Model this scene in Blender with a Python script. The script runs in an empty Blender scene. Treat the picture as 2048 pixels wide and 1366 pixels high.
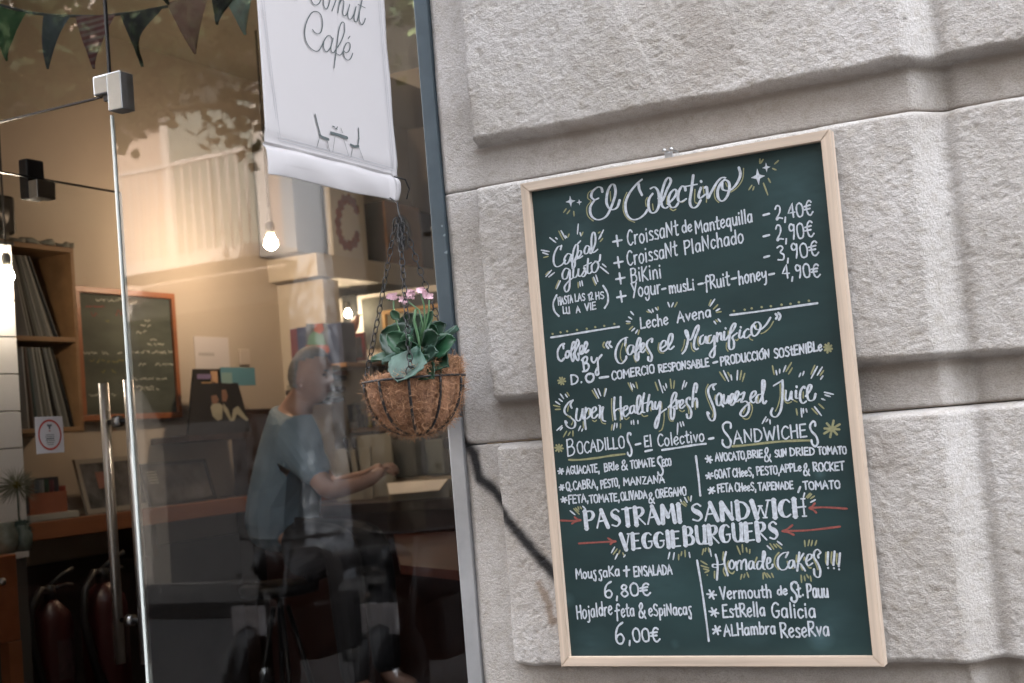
import bpy, bmesh, math, random
import numpy as np
from mathutils import Vector, Matrix
random.seed(7); RNG = np.random.default_rng(11)
C = bpy.context.scene.collection
SC = bpy.context.scene

# ------------------------------------------------------------------ camera
# World: X along the facade (right), Y into the building, Z up, metres. Stone margin of the pier is the plane Y=0.
AX = np.array([0.88949889, -0.10552542, -0.44458533])   # world X in camera space (right, down, forward)
AY = np.array([0.44926316, 0.02440136, 0.89306617])
AZ = np.array([-0.0833927, -0.99411718, 0.06911367])
WM = np.array([AX, AY, AZ])
CAM = np.array([0.0, -2.3, 1.38])
FOC = 2709.0
def ray(u, v):
    d = WM @ np.array([u-1024.0, v-683.0, FOC]); return d/np.linalg.norm(d)
def at_depth(u, v, y):
    d = ray(u, v); return CAM + d*((y-CAM[1])/d[1])
def at_side(u, v, x):
    d = ray(u, v); return CAM + d*((x-CAM[0])/d[0])
def at_level(u, v, z):
    d = ray(u, v); return CAM + d*((z-CAM[2])/d[2])

cam = bpy.data.cameras.new('camera'); cam_o = bpy.data.objects.new('camera', cam); C.objects.link(cam_o)
right, upv, back = WM @ [1, 0, 0], WM @ [0, -1, 0], WM @ [0, 0, -1]
m = Matrix.Identity(4)
for i in range(3):
    m[i][0], m[i][1], m[i][2], m[i][3] = right[i], upv[i], back[i], CAM[i]
cam_o.matrix_world = m
cam.sensor_width = 36; cam.lens = FOC/2048*36; cam.clip_start = 0.05; cam.clip_end = 400
cam.dof.use_dof = True; cam.dof.focus_distance = 2.42; cam.dof.aperture_fstop = 6.3
SC.camera = cam_o

# ------------------------------------------------------------------ daylight: the facade is in shade, the far side of the street is sunlit
world = bpy.data.worlds.new('World'); SC.world = world; world.use_nodes = True
nt = world.node_tree; bgn = nt.nodes['Background']
sky = nt.nodes.new('ShaderNodeTexSky'); sky.sky_type = 'NISHITA'; sky.sun_disc = False
SUN_EL, SUN_AZ = math.radians(52), math.radians(25)     # azimuth measured from +Y towards +X
sky.sun_elevation = SUN_EL; sky.sun_rotation = SUN_AZ
sky.air_density = 1.0; sky.dust_density = 3.5; sky.ozone_density = 1.0
hs = nt.nodes.new('ShaderNodeHueSaturation'); hs.inputs['Saturation'].default_value = .22
nt.links.new(sky.outputs[0], hs.inputs['Color']); nt.links.new(hs.outputs[0], bgn.inputs[0]); bgn.inputs[1].default_value = 0.15
sl = bpy.data.lights.new('sun', 'SUN'); sl.energy = 3.0; sl.angle = math.radians(0.6); sl.color = (1, .95, .88)
so = bpy.data.objects.new('sun', sl); C.objects.link(so)
sd = Vector((math.sin(SUN_AZ)*math.cos(SUN_EL), math.cos(SUN_AZ)*math.cos(SUN_EL), math.sin(SUN_EL)))
so.rotation_euler = sd.to_track_quat('Z', 'Y').to_euler(); so.location = (0, 0, 20)
SC.view_settings.view_transform = 'Standard'; SC.view_settings.look = 'None'
SC.view_settings.gamma = 1.0; SC.view_settings.use_curve_mapping = False
SC.view_settings.exposure = 3.85
SC.cycles.use_denoising = True
SC.cycles.max_bounces = 8; SC.cycles.transparent_max_bounces = 24
SC.cycles.sample_clamp_indirect = 6

# ------------------------------------------------------------------ materials
def mat(name, col, rough=.6, metal=0., var=0., vscale=8., bump=0., bscale=60., bdist=.002, spec=.5, emit=None, estr=0., coords='Object', stretch=(1, 1, 1), col2=None):
    m = bpy.data.materials.new(name); m.use_nodes = True
    n, l = m.node_tree.nodes, m.node_tree.links
    b = n['Principled BSDF']
    b.inputs['Base Color'].default_value = (*col, 1); b.inputs['Roughness'].default_value = rough
    b.inputs['Metallic'].default_value = metal; b.inputs['Specular IOR Level'].default_value = spec
    if emit:
        b.inputs['Emission Color'].default_value = (*emit, 1); b.inputs['Emission Strength'].default_value = estr
    if var or bump:
        tc = n.new('ShaderNodeTexCoord'); mp = n.new('ShaderNodeMapping'); mp.inputs['Scale'].default_value = stretch
        l.new(tc.outputs[coords], mp.inputs[0])
    if var:
        ns = n.new('ShaderNodeTexNoise'); ns.inputs['Scale'].default_value = vscale; ns.inputs['Detail'].default_value = 6
        ns.inputs['Roughness'].default_value = .6; l.new(mp.outputs[0], ns.inputs['Vector'])
        mr = n.new('ShaderNodeMapRange'); mr.inputs[1].default_value = .3; mr.inputs[2].default_value = .7
        mx = n.new('ShaderNodeMix'); mx.data_type = 'RGBA'
        l.new(ns.outputs[0], mr.inputs[0]); l.new(mr.outputs[0], mx.inputs[0])
        c2 = col2 or tuple(min(1, c*(1+var)) for c in col)
        mx.inputs[6].default_value = (*[c*(1-var) for c in col], 1); mx.inputs[7].default_value = (*c2, 1)
        l.new(mx.outputs[2], b.inputs['Base Color'])
    if bump:
        nb = n.new('ShaderNodeTexNoise'); nb.inputs['Scale'].default_value = bscale; nb.inputs['Detail'].default_value = 5
        l.new(mp.outputs[0], nb.inputs['Vector'])
        bp = n.new('ShaderNodeBump'); bp.inputs['Strength'].default_value = bump; bp.inputs['Distance'].default_value = bdist
        l.new(nb.outputs[0], bp.inputs['Height']); l.new(bp.outputs[0], b.inputs['Normal'])
    return m

def stone_material():
    m = bpy.data.materials.new('bush_hammered_stone'); m.use_nodes = True
    n, l = m.node_tree.nodes, m.node_tree.links; b = n['Principled BSDF']
    b.inputs['Roughness'].default_value = .92; b.inputs['Specular IOR Level'].default_value = .25
    g = n.new('ShaderNodeNewGeometry'); mp = n.new('ShaderNodeMapping')
    mp.inputs['Rotation'].default_value = (0, math.radians(-22), 0); mp.inputs['Scale'].default_value = (.88, 1, 1.08)
    l.new(g.outputs['Position'], mp.inputs[0])
    def noise(scale, det=5, src=mp, rg=.6):
        q = n.new('ShaderNodeTexNoise'); q.inputs['Scale'].default_value = scale; q.inputs['Detail'].default_value = det
        q.inputs['Roughness'].default_value = rg; l.new(src.outputs[0], q.inputs['Vector']); return q
    big, mid, fin = noise(3.2, 4), noise(60, 5), noise(420, 3)
    r1 = n.new('ShaderNodeValToRGB'); e = r1.color_ramp.elements
    e[0].position = .30; e[0].color = (.455, .43, .40, 1); e[1].position = .66; e[1].color = (.58, .56, .545, 1)
    l.new(big.outputs[0], r1.inputs[0])
    r2 = n.new('ShaderNodeValToRGB'); e = r2.color_ramp.elements
    e[0].position = .33; e[0].color = (.88, .86, .83, 1); e[1].position = .52; e[1].color = (1.04, 1.04, 1.05, 1)
    l.new(mid.outputs[0], r2.inputs[0])
    r3 = n.new('ShaderNodeValToRGB'); e = r3.color_ramp.elements
    e[0].position = .34; e[0].color = (.80, .79, .78, 1); e[1].position = .60; e[1].color = (1.06, 1.06, 1.06, 1)
    l.new(fin.outputs[0], r3.inputs[0])
    def mul(a, c):
        x = n.new('ShaderNodeMix'); x.data_type = 'RGBA'; x.blend_type = 'MULTIPLY'; x.inputs[0].default_value = 1
        l.new(a, x.inputs[6]); l.new(c, x.inputs[7]); return x.outputs[2]
    c = mul(mul(r1.outputs[0], r2.outputs[0]), r3.outputs[0])
    # brown grime in the recessed bands, shade painted under the panels, and the black sprayed line: stored per vertex
    for nm, colr in (('grime_shade', (.30, .262, .228, 1)), ('rust', (.22, .14, .08, 1)), ('spray', (.012, .012, .014, 1))):
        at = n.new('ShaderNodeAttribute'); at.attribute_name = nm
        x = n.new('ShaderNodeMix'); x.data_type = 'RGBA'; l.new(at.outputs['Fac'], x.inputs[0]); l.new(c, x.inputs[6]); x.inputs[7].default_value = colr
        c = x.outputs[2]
    l.new(c, b.inputs['Base Color'])
    h1, h2 = noise(190, 4), noise(600, 2)
    ad = n.new('ShaderNodeMath'); ad.operation = 'MULTIPLY_ADD'; ad.inputs[1].default_value = .5
    l.new(h2.outputs[0], ad.inputs[0]); l.new(h1.outputs[0], ad.inputs[2])
    bp = n.new('ShaderNodeBump'); bp.inputs['Strength'].default_value = 1.0; bp.inputs['Distance'].default_value = .0034
    l.new(ad.outputs[0], bp.inputs['Height']); l.new(bp.outputs[0], b.inputs['Normal'])
    return m

def glass_material(name, tint=(1, 1, 1), refl=1.0):
    m = bpy.data.materials.new(name); m.use_nodes = True
    n, l = m.node_tree.nodes, m.node_tree.links; n.clear()
    o = n.new('ShaderNodeOutputMaterial'); t = n.new('ShaderNodeBsdfTransparent'); t.inputs[0].default_value = (*tint, 1)
    g = n.new('ShaderNodeBsdfGlossy'); g.inputs['Roughness'].default_value = .0
    f = n.new('ShaderNodeFresnel'); f.inputs[0].default_value = 1.5
    k = n.new('ShaderNodeMath'); k.operation = 'MULTIPLY'; k.inputs[1].default_value = refl; k.use_clamp = True
    x = n.new('ShaderNodeMixShader')
    l.new(f.outputs[0], k.inputs[0]); l.new(k.outputs[0], x.inputs[0]); l.new(t.outputs[0], x.inputs[1]); l.new(g.outputs[0], x.inputs[2]); l.new(x.outputs[0], o.inputs[0])
    return m

M = {}
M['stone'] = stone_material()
M['upper_stone'] = mat('plain_stone', (.45, .42, .40), .9, var=.15, vscale=3, bump=.5, bscale=50)
M['glass'] = glass_material('window_glass', (.93, .95, .95), 2.2)
M['door_glass'] = glass_material('door_glass', (.95, .97, .96), 1.2)
M['frame_wood'] = mat('pale_pine', (.53, .43, .345), .5, var=.20, vscale=85, bump=.2, bscale=120, stretch=(1, 1, .03))
M['frame_wood_h'] = mat('pale_pine_across', (.54, .44, .355), .5, var=.20, vscale=85, bump=.2, bscale=120, stretch=(.03, 1, 1))
M['marker_white'] = mat('white_marker', (.46, .50, .56), .7, var=.30, vscale=160)
M['marker_yellow'] = mat('yellow_marker', (.24, .24, .13), .75, var=.25, vscale=160)
M['marker_red'] = mat('red_marker', (.22, .060, .05), .75, var=.3, vscale=160)
M['black'] = mat('black_plastic', (.012, .012, .014), .45)
M['black_metal'] = mat('black_painted_metal', (.02, .02, .022), .4, .3)
M['steel'] = mat('brushed_steel', (.42, .43, .44), .28, 1., var=.06, vscale=30)
M['bright_steel'] = mat('bright_steel', (.72, .72, .73), .30, 1.)
M['blue_paint'] = mat('blue_grey_paint', (.058, .082, .10), .38, var=.14, vscale=14, bump=.3, bscale=40)
M['zinc'] = mat('worn_zinc', (.42, .43, .45), .42, .55, var=.2, vscale=7, bump=.2, bscale=30)
M['edge_glass'] = mat('polished_glass_edge', (.80, .86, .84), .1, spec=1.)
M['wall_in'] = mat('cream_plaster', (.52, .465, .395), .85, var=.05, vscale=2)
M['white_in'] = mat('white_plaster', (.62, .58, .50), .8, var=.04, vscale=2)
M['wood'] = mat('oak', (.34, .19, .09), .5, var=.25, vscale=10, stretch=(1, .1, 1))
M['wood_red'] = mat('varnished_wood', (.33, .125, .055), .4, var=.2, vscale=8, stretch=(1, .12, 1))
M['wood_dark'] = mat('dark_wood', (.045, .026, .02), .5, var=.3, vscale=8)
M['floor_in'] = mat('dark_floor', (.06, .045, .038), .5, var=.3, vscale=5)

# ------------------------------------------------------------------ mesh helpers
def link(name, me, mt, parent=None):
    o = bpy.data.objects.new(name, me); C.objects.link(o)
    if mt is not None and len(me.materials) == 0: me.materials.append(mt)
    if parent is not None:
        o.parent = parent; o.matrix_parent_inverse = parent.matrix_world.inverted() if parent.matrix_world != Matrix.Identity(4) else Matrix.Identity(4)
    return o
def from_bm(name, bm, mt, parent=None, smooth=False):
    me = bpy.data.meshes.new(name); bmesh.ops.recalc_face_normals(bm, faces=bm.faces); bm.to_mesh(me); bm.free()
    if smooth: me.shade_smooth()
    return link(name, me, mt, parent)
def raw(name, vs, fs, mt, parent=None, smooth=False):
    me = bpy.data.meshes.new(name); me.from_pydata([tuple(map(float, v)) for v in vs], [], fs); me.update()
    if smooth: me.shade_smooth()
    return link(name, me, mt, parent)
def tag(o, label=None, cat=None, group=None, kind=None):
    if label: o['label'] = label
    if cat: o['category'] = cat
    if group: o['group'] = group
    if kind: o['kind'] = kind
    return o
def thing(name, label, cat, loc=(0, 0, 0), group=None):
    o = bpy.data.objects.new(name, None); C.objects.link(o); o.empty_display_size = .1
    o.location = loc; bpy.context.view_layer.update()
    return tag(o, label, cat, group)
def bx(bm, lo, hi, bev=0.):
    c = [(a+b)/2 for a, b in zip(lo, hi)]; s = [abs(b-a) for a, b in zip(lo, hi)]
    r = bmesh.ops.create_cube(bm, size=1, matrix=Matrix.Translation(c) @ Matrix.Diagonal((*s, 1)))
    if bev:
        es = {e for v in r['verts'] for e in v.link_edges}
        bmesh.ops.bevel(bm, geom=list(es), offset=bev, segments=2, affect='EDGES', profile=.5)
def box(name, lo, hi, mt, parent=None, bev=0.):
    bm = bmesh.new(); bx(bm, lo, hi, bev); return from_bm(name, bm, mt, parent)
def tube_bm(bm, pts, r, seg=10, cap=True, closed=False):
    pts = [Vector(p) for p in pts]; n = len(pts); rs = r if hasattr(r, '__len__') else [r]*n
    rings = []; prev = None
    for i, p in enumerate(pts):
        if closed: t = pts[(i+1) % n]-pts[i-1]
        else: t = pts[min(i+1, n-1)]-pts[max(i-1, 0)]
        t.normalize()
        if prev is None: a = t.orthogonal().normalized()
        else: a = (prev-t*prev.dot(t)); a = a.normalized() if a.length > 1e-6 else t.orthogonal().normalized()
        prev = a; b = t.cross(a)
        rings.append([bm.verts.new(p+(a*math.cos(2*math.pi*k/seg)+b*math.sin(2*math.pi*k/seg))*rs[i]) for k in range(seg)])
    for i in range(n if closed else n-1):
        A, B = rings[i], rings[(i+1) % n]
        for k in range(seg): bm.faces.new((A[k], A[(k+1) % seg], B[(k+1) % seg], B[k]))
    if cap and not closed:
        bm.faces.new(rings[0][::-1]); bm.faces.new(rings[-1])
def tube(name, pts, r, mt, parent=None, seg=10, closed=False):
    bm = bmesh.new(); tube_bm(bm, pts, r, seg, True, closed); return from_bm(name, bm, mt, parent, True)
def lathe_bm(bm, prof, c=(0, 0, 0), seg=24, axis='Z', cap=True):
    rings = []
    for r, h in prof:
        ring = []
        for k in range(seg):
            a = 2*math.pi*k/seg; x, y = r*math.cos(a), r*math.sin(a)
            p = (x, y, h) if axis == 'Z' else (h, x, y) if axis == 'X' else (x, h, y)
            ring.append(bm.verts.new(Vector(p)+Vector(c)))
        rings.append(ring)
    for A, B in zip(rings, rings[1:]):
        for k in range(seg): bm.faces.new((A[k], A[(k+1) % seg], B[(k+1) % seg], B[k]))
    if cap:
        if prof[0][0] > 1e-5: bm.faces.new(rings[0][::-1])
        if prof[-1][0] > 1e-5: bm.faces.new(rings[-1])
def lathe(name, prof, c, mt, parent=None, seg=24, axis='Z'):
    bm = bmesh.new(); lathe_bm(bm, prof, c, seg, axis); return from_bm(name, bm, mt, parent, True)
def quad(name, pts, mt, parent=None): return raw(name, pts, [tuple(range(len(pts)))], mt, parent)
def vnoise(x, y, seed, sc):
    r = np.random.default_rng(seed).random((257, 257)); x = x*sc; y = y*sc
    xi, yi = np.floor(x).astype(int), np.floor(y).astype(int); fx, fy = x-xi, y-yi
    fx = fx*fx*(3-2*fx); fy = fy*fy*(3-2*fy); xi %= 256; yi %= 256
    return (r[yi, xi]*(1-fx)+r[yi, xi+1]*fx)*(1-fy)+(r[yi+1, xi]*(1-fx)+r[yi+1, xi+1]*fx)*fy
def fbm(x, y, seed, sc, octs=4, g=.55):
    s = 0; a = 1; t = 0
    for i in range(octs): s = s+a*vnoise(x+3.1*i, y+1.7*i, seed+i, sc*2**i); t += a; a *= g
    return s/t
# ================================================================== large structure
# ---- rusticated stone pier: one object per course, a height field with joints, rounded arrises and a stepped corner
CRACK = float(at_depth(918, 384, 0)[2])             # thin joint between two courses
PITCH = CRACK-float(at_depth(945, 890, 0)[2])
BAND = .078                                         # height of the recessed band above each joint
X_EDGE = float(at_depth(856, 0, 0)[0]); X_PANEL = float(at_depth(943, 300, -.03)[0])
X_STEP = float(at_depth(1866, 180, -.02)[0])
SPRAY = [at_depth(*p, 0) for p in ((868, 800), (905, 862), (948, 905), (958, 955), (985, 978), (1022, 1022), (1062, 1070), (1105, 1118), (1160, 1180))]
SPRAY = np.array([[p[0], p[2]] for p in SPRAY])
RUST = [at_depth(*p, -.04) for p in ((1078, 1168), (1092, 1195), (1106, 1240))]
RUST = np.array([[p[0], p[2]] for p in RUST])
def polydist(X, Z, P):
    d = np.full(X.shape, 9.)
    for a, b in zip(P, P[1:]):
        ab = b-a; t = np.clip(((X-a[0])*ab[0]+(Z-a[1])*ab[1])/(ab@ab), 0, 1)
        d = np.minimum(d, np.hypot(X-a[0]-t*ab[0], Z-a[1]-t*ab[1]))
    return d
def sstep(x, a, b):
    t = np.clip((x-a)/(b-a), 0, 1); return t*t*(3-2*t)
def rnd(x, w):                                      # rounded arris, 0 outside to 1 inside over width w
    t = np.clip(x/w, 0, 1); return np.sqrt(np.clip(1-(1-t)**2, 0, 1))
def stone_block(z0, x0, x1, step, parent, fine=True, left_face=True):
    gap = .0012
    xs = np.arange(x0, x1+step/2, step); zs = np.arange(z0+gap, z0+PITCH-gap+step/2, step); zs[-1] = z0+PITCH-gap
    X, Z = np.meshgrid(xs, zs); zl = Z-z0
    wob = (fbm(X, Z, 5, 9, 3)-.5)*.016; wob2 = (fbm(X, Z, 9, 30, 3)-.5)*.010
    top = PITCH-BAND; 
    # the panel: starts at the joint, ends below the band of the same block; the band is at the block's bottom
    mz = rnd(zl-BAND-wob*.6-wob2*.8, .011)*rnd(PITCH-zl-.002+wob*.2, .011)
    mx = rnd(X-X_PANEL-wob*.3-wob2*.5, .013)
    back = sstep(X+wob*.5, X_STEP-.044, X_STEP+.004)*.040
    panel = .041*mz*mx
    h = panel-back
    h = h-.006*(1-rnd(zl+.0+wob2*.3, .010))-.004*(1-rnd(PITCH-zl, .006))*(1-mz)
    # soft groove right of the step
    h = h-.008*np.exp(-((X-X_STEP-.012)/.011)**2)
    rough = .35+.65*np.clip(panel/.040, 0, 1)
    u = X*math.cos(.38)+Z*math.sin(.38); w = -X*math.sin(.38)+Z*math.cos(.38)
    n1 = fbm(u*.8, w*1.05, 21, 170, 3)-.5; n2 = fbm(X, Z, 33, 16, 3)-.5; n3 = fbm(u, w, 41, 5, 2)-.5
    pit = np.clip(fbm(u*.6, w, 77, 95, 2)-.66, 0, 1)
    h = h+rough*(n1*.0030+n2*.0022-pit*.008)+n3*.006
    h = h-(1-sstep(X, x0, x0+.012))*.006
    Y = -h
    nx, nz = len(xs), len(zs); V = np.stack([X, Y, Z], -1).reshape(-1, 3)
    idx = np.arange(nx*nz).reshape(nz, nx)
    F = np.stack([idx[:-1, :-1], idx[:-1, 1:], idx[1:, 1:], idx[1:, :-1]], -1).reshape(-1, 4)
    # skirts: the block has 0.35 m of depth
    ring = list(idx[0, :])+list(idx[1:, -1])+list(idx[-1, -2::-1])+list(idx[-2:0:-1, 0])
    VB = V[ring].copy(); VB[:, 1] = .35; nb = len(ring); off = len(V)
    V = np.concatenate([V, VB]); k = np.arange(nb)
    F2 = np.stack([np.array(ring), off+k, off+(k+1) % nb, np.array(ring)[(k+1) % nb]], -1)
    F = np.concatenate([F, F2])
    me = bpy.data.meshes.new('stone_block'); me.vertices.add(len(V)); me.vertices.foreach_set('co', V.astype(np.float32).ravel())
    me.loops.add(F.size); me.loops.foreach_set('vertex_index', F.astype(np.int32).ravel())
    me.polygons.add(len(F)); me.polygons.foreach_set('loop_start', np.arange(0, F.size, 4, dtype=np.int32)); me.polygons.foreach_set('loop_total', np.full(len(F), 4, np.int32))
    me.update(calc_edges=True); me.validate(); me.shade_smooth()
    pad = np.zeros(nb)
    def attr(nm, a):
        at = me.attributes.new(nm, 'FLOAT', 'POINT'); at.data.foreach_set('value', np.concatenate([a.reshape(-1), pad]).astype(np.float32))
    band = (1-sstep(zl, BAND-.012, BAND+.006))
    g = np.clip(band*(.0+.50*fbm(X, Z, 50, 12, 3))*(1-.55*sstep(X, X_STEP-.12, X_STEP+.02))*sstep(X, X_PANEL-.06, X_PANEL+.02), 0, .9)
    seam_shade = np.exp(-(zl/.004)**2)*.8*sstep(X, X_PANEL-.05, X_PANEL)+np.exp(-((zl-BAND+.006)/.009)**2)*.70*sstep(X, X_PANEL-.02, X_PANEL)  # dark joint line, plus shade painted below the panel edge
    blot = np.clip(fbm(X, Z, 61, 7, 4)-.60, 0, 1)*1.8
    attr('grime_shade', np.clip(g+seam_shade+blot, 0, .95))
    d = polydist(X, Z, SPRAY)+(fbm(X, Z, 90, 70, 2)-.5)*.006
    dots = sum(.8*np.exp(-(((X-q_[0])**2+(Z-q_[2])**2)/.0028**2)) for q_ in (at_depth(1808, 35, -.04), at_depth(1742, 472, -.04), at_depth(1898, 430, .01)))
    attr('spray', np.clip((1-sstep(d, .004, .0185))*.97+dots, 0, .97))
    d = polydist(X, Z, RUST)+(fbm(X, Z, 95, 60, 2)-.5)*.012
    attr('rust', (1-sstep(d, .001, .013))*.65)
    return link('stone_block', me, M['stone'], parent)
wall = thing('stone_wall', 'rough grey rusticated stone pier that carries the chalkboard menu', 'wall')
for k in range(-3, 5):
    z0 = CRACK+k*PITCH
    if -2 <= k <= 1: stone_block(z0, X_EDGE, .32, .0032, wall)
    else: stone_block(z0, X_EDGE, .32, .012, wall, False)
# plainer ashlar continues outside the picture
Z_LO = CRACK-3*PITCH
bm = bmesh.new(); bx(bm, (X_EDGE, .0, 0), (22.0, .35, Z_LO-.002)); from_bm('plinth', bm, M['upper_stone'], wall)
for k in range(-3, 5):
    z0 = CRACK+k*PITCH; box('stone_block', (.322, .04, z0+.001), (22.0, .35, z0+PITCH-.001), M['upper_stone'], wall, .012)
Z_HI = CRACK+5*PITCH
wall_up = box('upper_facade', (-34, .0, Z_HI+.002), (22, .35, 14.0), M['upper_stone']); tag(wall_up, 'plain stone facade above the shopfront of the cafe', 'facade', kind='structure')
wl = thing('left_stone_pier', 'plain stone pier beside the open glass door', 'pier')
for k in range(-3, 5):
    z0 = CRACK+k*PITCH; box('stone_block', (-34, -.02, z0+.001), (-3.02, .35, z0+PITCH-.001), M['upper_stone'], wl, .012)
box('plinth', (-34, -.02, 0), (-3.02, .35, Z_LO-.002), M['upper_stone'], wl)

# ---- ground, street
pav = mat('paving', (.10, .095, .092), .85, var=.12, vscale=5, bump=.3, bscale=40)
asph = mat('asphalt', (.04, .04, .042), .9, var=.2, vscale=30, bump=.4, bscale=120)
tag(quad('ground', [(-60, -60, -.16), (60, -60, -.16), (60, 60, -.16), (-60, 60, -.16)], asph), kind='structure')
tag(box('pavement', (-34, -2.9, -.15), (22, .0, 0), pav), kind='structure')
tag(box('far_pavement', (-34, -10.0, -.15), (22, -8.2, 0), mat('far_paving', (.045, .043, .042), .9, var=.15, vscale=5)), kind='structure')

# ---- shop interior shell
XL, YB, ZC = -4.25, 5.0, 3.35
tag(box('floor', (-9, .36, -.12), (3, 9, 0), M['floor_in']), kind='structure')
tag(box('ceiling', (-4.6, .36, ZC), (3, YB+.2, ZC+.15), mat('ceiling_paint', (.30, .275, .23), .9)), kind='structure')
tag(box('left_inner_wall', (XL-.2, .36, 0), (XL, YB+.2, ZC), M['wall_in']), kind='structure')
tag(box('back_inner_wall', (XL-.2, YB, 0), (3, YB+.2, ZC), M['wall_in']), kind='structure')
tag(box('right_inner_wall', (1.2, .36, 0), (1.4, YB, ZC), M['wall_in']), kind='structure')
tag(box('upper_slab', (-34, .36, Z_HI), (22, 9, 14.0), M['upper_stone']), kind='structure')  # unseen building mass, lengthened and raised to shade the street
# pillar and boxed soffit shelf at the back
px0 = at_depth(632, 505, 3.45); XS, ZS = float(px0[0]), float(px0[2])
tag(box('inner_pillar', (XL, 3.52, 0), (XS-.02, float(at_side(683, 660, XS-.02)[1]), ZS-.13), M['white_in']), kind='structure')
zb = float(at_depth(632, 551, 3.45)[2])
tag(box('boxed_soffit', (XL, 3.45, zb), (XS, YB, ZS), M['white_in']), 'thick cream boxed shelf running above the back corner', 'shelf')
YW = 3.97; ZP = float(at_depth(800, 580, YW)[2])
tag(box('back_partition', (XL, YW, 0), (3, YW+.08, ZP), M['white_in']), kind='structure')
sp = [at_level(*p, 2.86) for p in ((770, 150), (846, 178), (850, 209), (770, 232))]
lo = (min(p[0] for p in sp[:2]), min(p[1] for p in sp), 2.86); hi = (max(p[0] for p in sp)+.6, max(p[1] for p in sp), ZC)
tag(box('ceiling_beam', (lo[0], lo[1], 2.86), (hi[0], hi[1], ZC-.002), M['white_in']), kind='structure')
# ================================================================== shopfront
YG = .05
GX0 = float(at_depth(225, 225, YG)[0])             # left edge of the fixed side pane
ZT = float(at_depth(205, 192, YG)[2])              # underside of the transom pane
JX0, JX1 = float(at_depth(828, 0, 0)[0]), X_EDGE-.001
ZTOP = 3.25
sf = thing('shopfront', 'frameless glass shopfront with patch fittings beside the open door', 'shopfront')
def pane(name, lo, hi, mt, parent):                # a thin pane, glossy on its two big faces
    bm = bmesh.new(); bx(bm, lo, hi); return from_bm(name, bm, mt, parent)
quad('side_pane', [(GX0, YG, 0), (JX0+.012, YG, 0), (JX0+.012, YG, ZTOP), (GX0, YG, ZTOP)], M['glass'], sf)
quad('transom_pane', [(-3.0, YG, ZT), (GX0-.004, YG, ZT), (GX0-.004, YG, ZTOP), (-3.0, YG, ZTOP)], M['glass'], sf)
box('pane_edge', (GX0-.0035, YG-.005, 0), (GX0, YG+.005, ZT-.05), M['edge_glass'], sf)
box('silicone_joint', (GX0-.004, YG-.004, ZT+.03), (GX0+.001, YG+.004, ZTOP), M['black_metal'], sf)
box('transom_edge', (-3.0, YG-.004, ZT-.004), (GX0-.03, YG+.004, ZT-.0005), M['black_metal'], sf)
box('head_channel', (-3.02, .0, ZTOP-.03), (JX1, .12, ZTOP+.02), M['blue_paint'], sf)
zj = float(at_depth(905, 835, 0)[2])
box('jamb', (JX0, -.004, zj), (JX1, .10, ZTOP), M['blue_paint'], sf, .002)
box('lower_jamb', (JX0, -.004, 0), (JX1, .10, zj-.001), M['zinc'], sf, .002)
M['peel'] = mat('pale_undercoat', (.20, .25, .28), .6)
box('gasket', (JX0-.004, YG-.006, 0), (JX0-.0005, YG+.02, ZTOP), M['black_metal'], sf)
for (u, v) in ((884, 452), (893, 505), (889, 470)):
    p = at_depth(u, v, -.0045); bm = bmesh.new()
    pts = [bm.verts.new((p[0]+random.uniform(.002, .0055)*math.cos(a), -.0052, p[2]+random.uniform(.002, .004)*math.sin(a))) for a in np.linspace(0, 6.28, 8)[:-1]]
    bm.faces.new(pts); from_bm('peeled_paint', bm, M['peel'], sf)
# L-shaped patch fitting on the corner of side pane and transom
def fit(u0, v0, u1, v1, y0, y1, name='patch_fitting', mt='steel'):
    a, b = at_depth(u0, v0, y0), at_depth(u1, v1, y0)
    return (float(a[0]), y0, float(b[2])), (float(b[0]), y1, float(a[2]))
lo, hi = fit(212, 147, 244, 216, YG-.022, YG+.022)
box('patch_fitting', lo, hi, M['steel'], sf, .002)
a, b = at_depth(184, 150, YG-.02), at_depth(214, 186, YG-.02)
box('patch_fitting', (float(a[0]), YG-.02, float(b[2])), (lo[0]+.001, YG+.02, float(a[2])-.004), M['steel'], sf, .004)
box('pivot_block', (lo[0]-.022, YG-.012, float(b[2])-.014), (lo[0]-.002, YG+.012, float(b[2])-.001), M['black'], sf)

# ---- glass door standing open into the shop
DX = -2.895; DY1 = .885; DZ = ZT-.006
door = thing('glass_door', 'frameless glass door standing open into the cafe with tall steel pull handles', 'door', (DX, .06, 0))
quad('door_pane', [(DX, .06, .01), (DX, DY1, .01), (DX, DY1, DZ), (DX, .06, DZ)], M['door_glass'], door)
box('pane_edge', (DX-.005, DY1, .01), (DX+.005, DY1+.004, DZ), M['edge_glass'], door)
box('top_edge', (DX-.005, .06, DZ-.004), (DX+.005, DY1, DZ), M['black_metal'], door)
p0, p1 = at_side(62, 360, DX), at_side(104, 402, DX)
box('hinge_patch', (DX-.012, float(p0[1]), float(p1[2])), (DX+.022, float(p1[1])-.005, float(p0[2])), M['steel'], door, .002)
p0, p1 = at_side(50, 316, DX-.02), at_side(90, 402, DX-.02)
box('closer_plate', (DX-.05, float(p0[1]), float(p1[2])), (DX-.014, float(p1[1]), float(p0[2])), M['black'], door, .006)
zt, zb_ = float(at_side(250, 763, DX)[2]), float(at_side(297, 1319, DX)[2])
for s, yb_ in ((-1, float(at_side(207, 771, DX-.052)[1])), (1, float(at_side(256, 763, DX+.052)[1]))):
    x = DX+s*.052
    h = tube('pull_handle', [(x, yb_, zb_), (x, yb_, zt)], .015, M['bright_steel'], door, 16)
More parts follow.
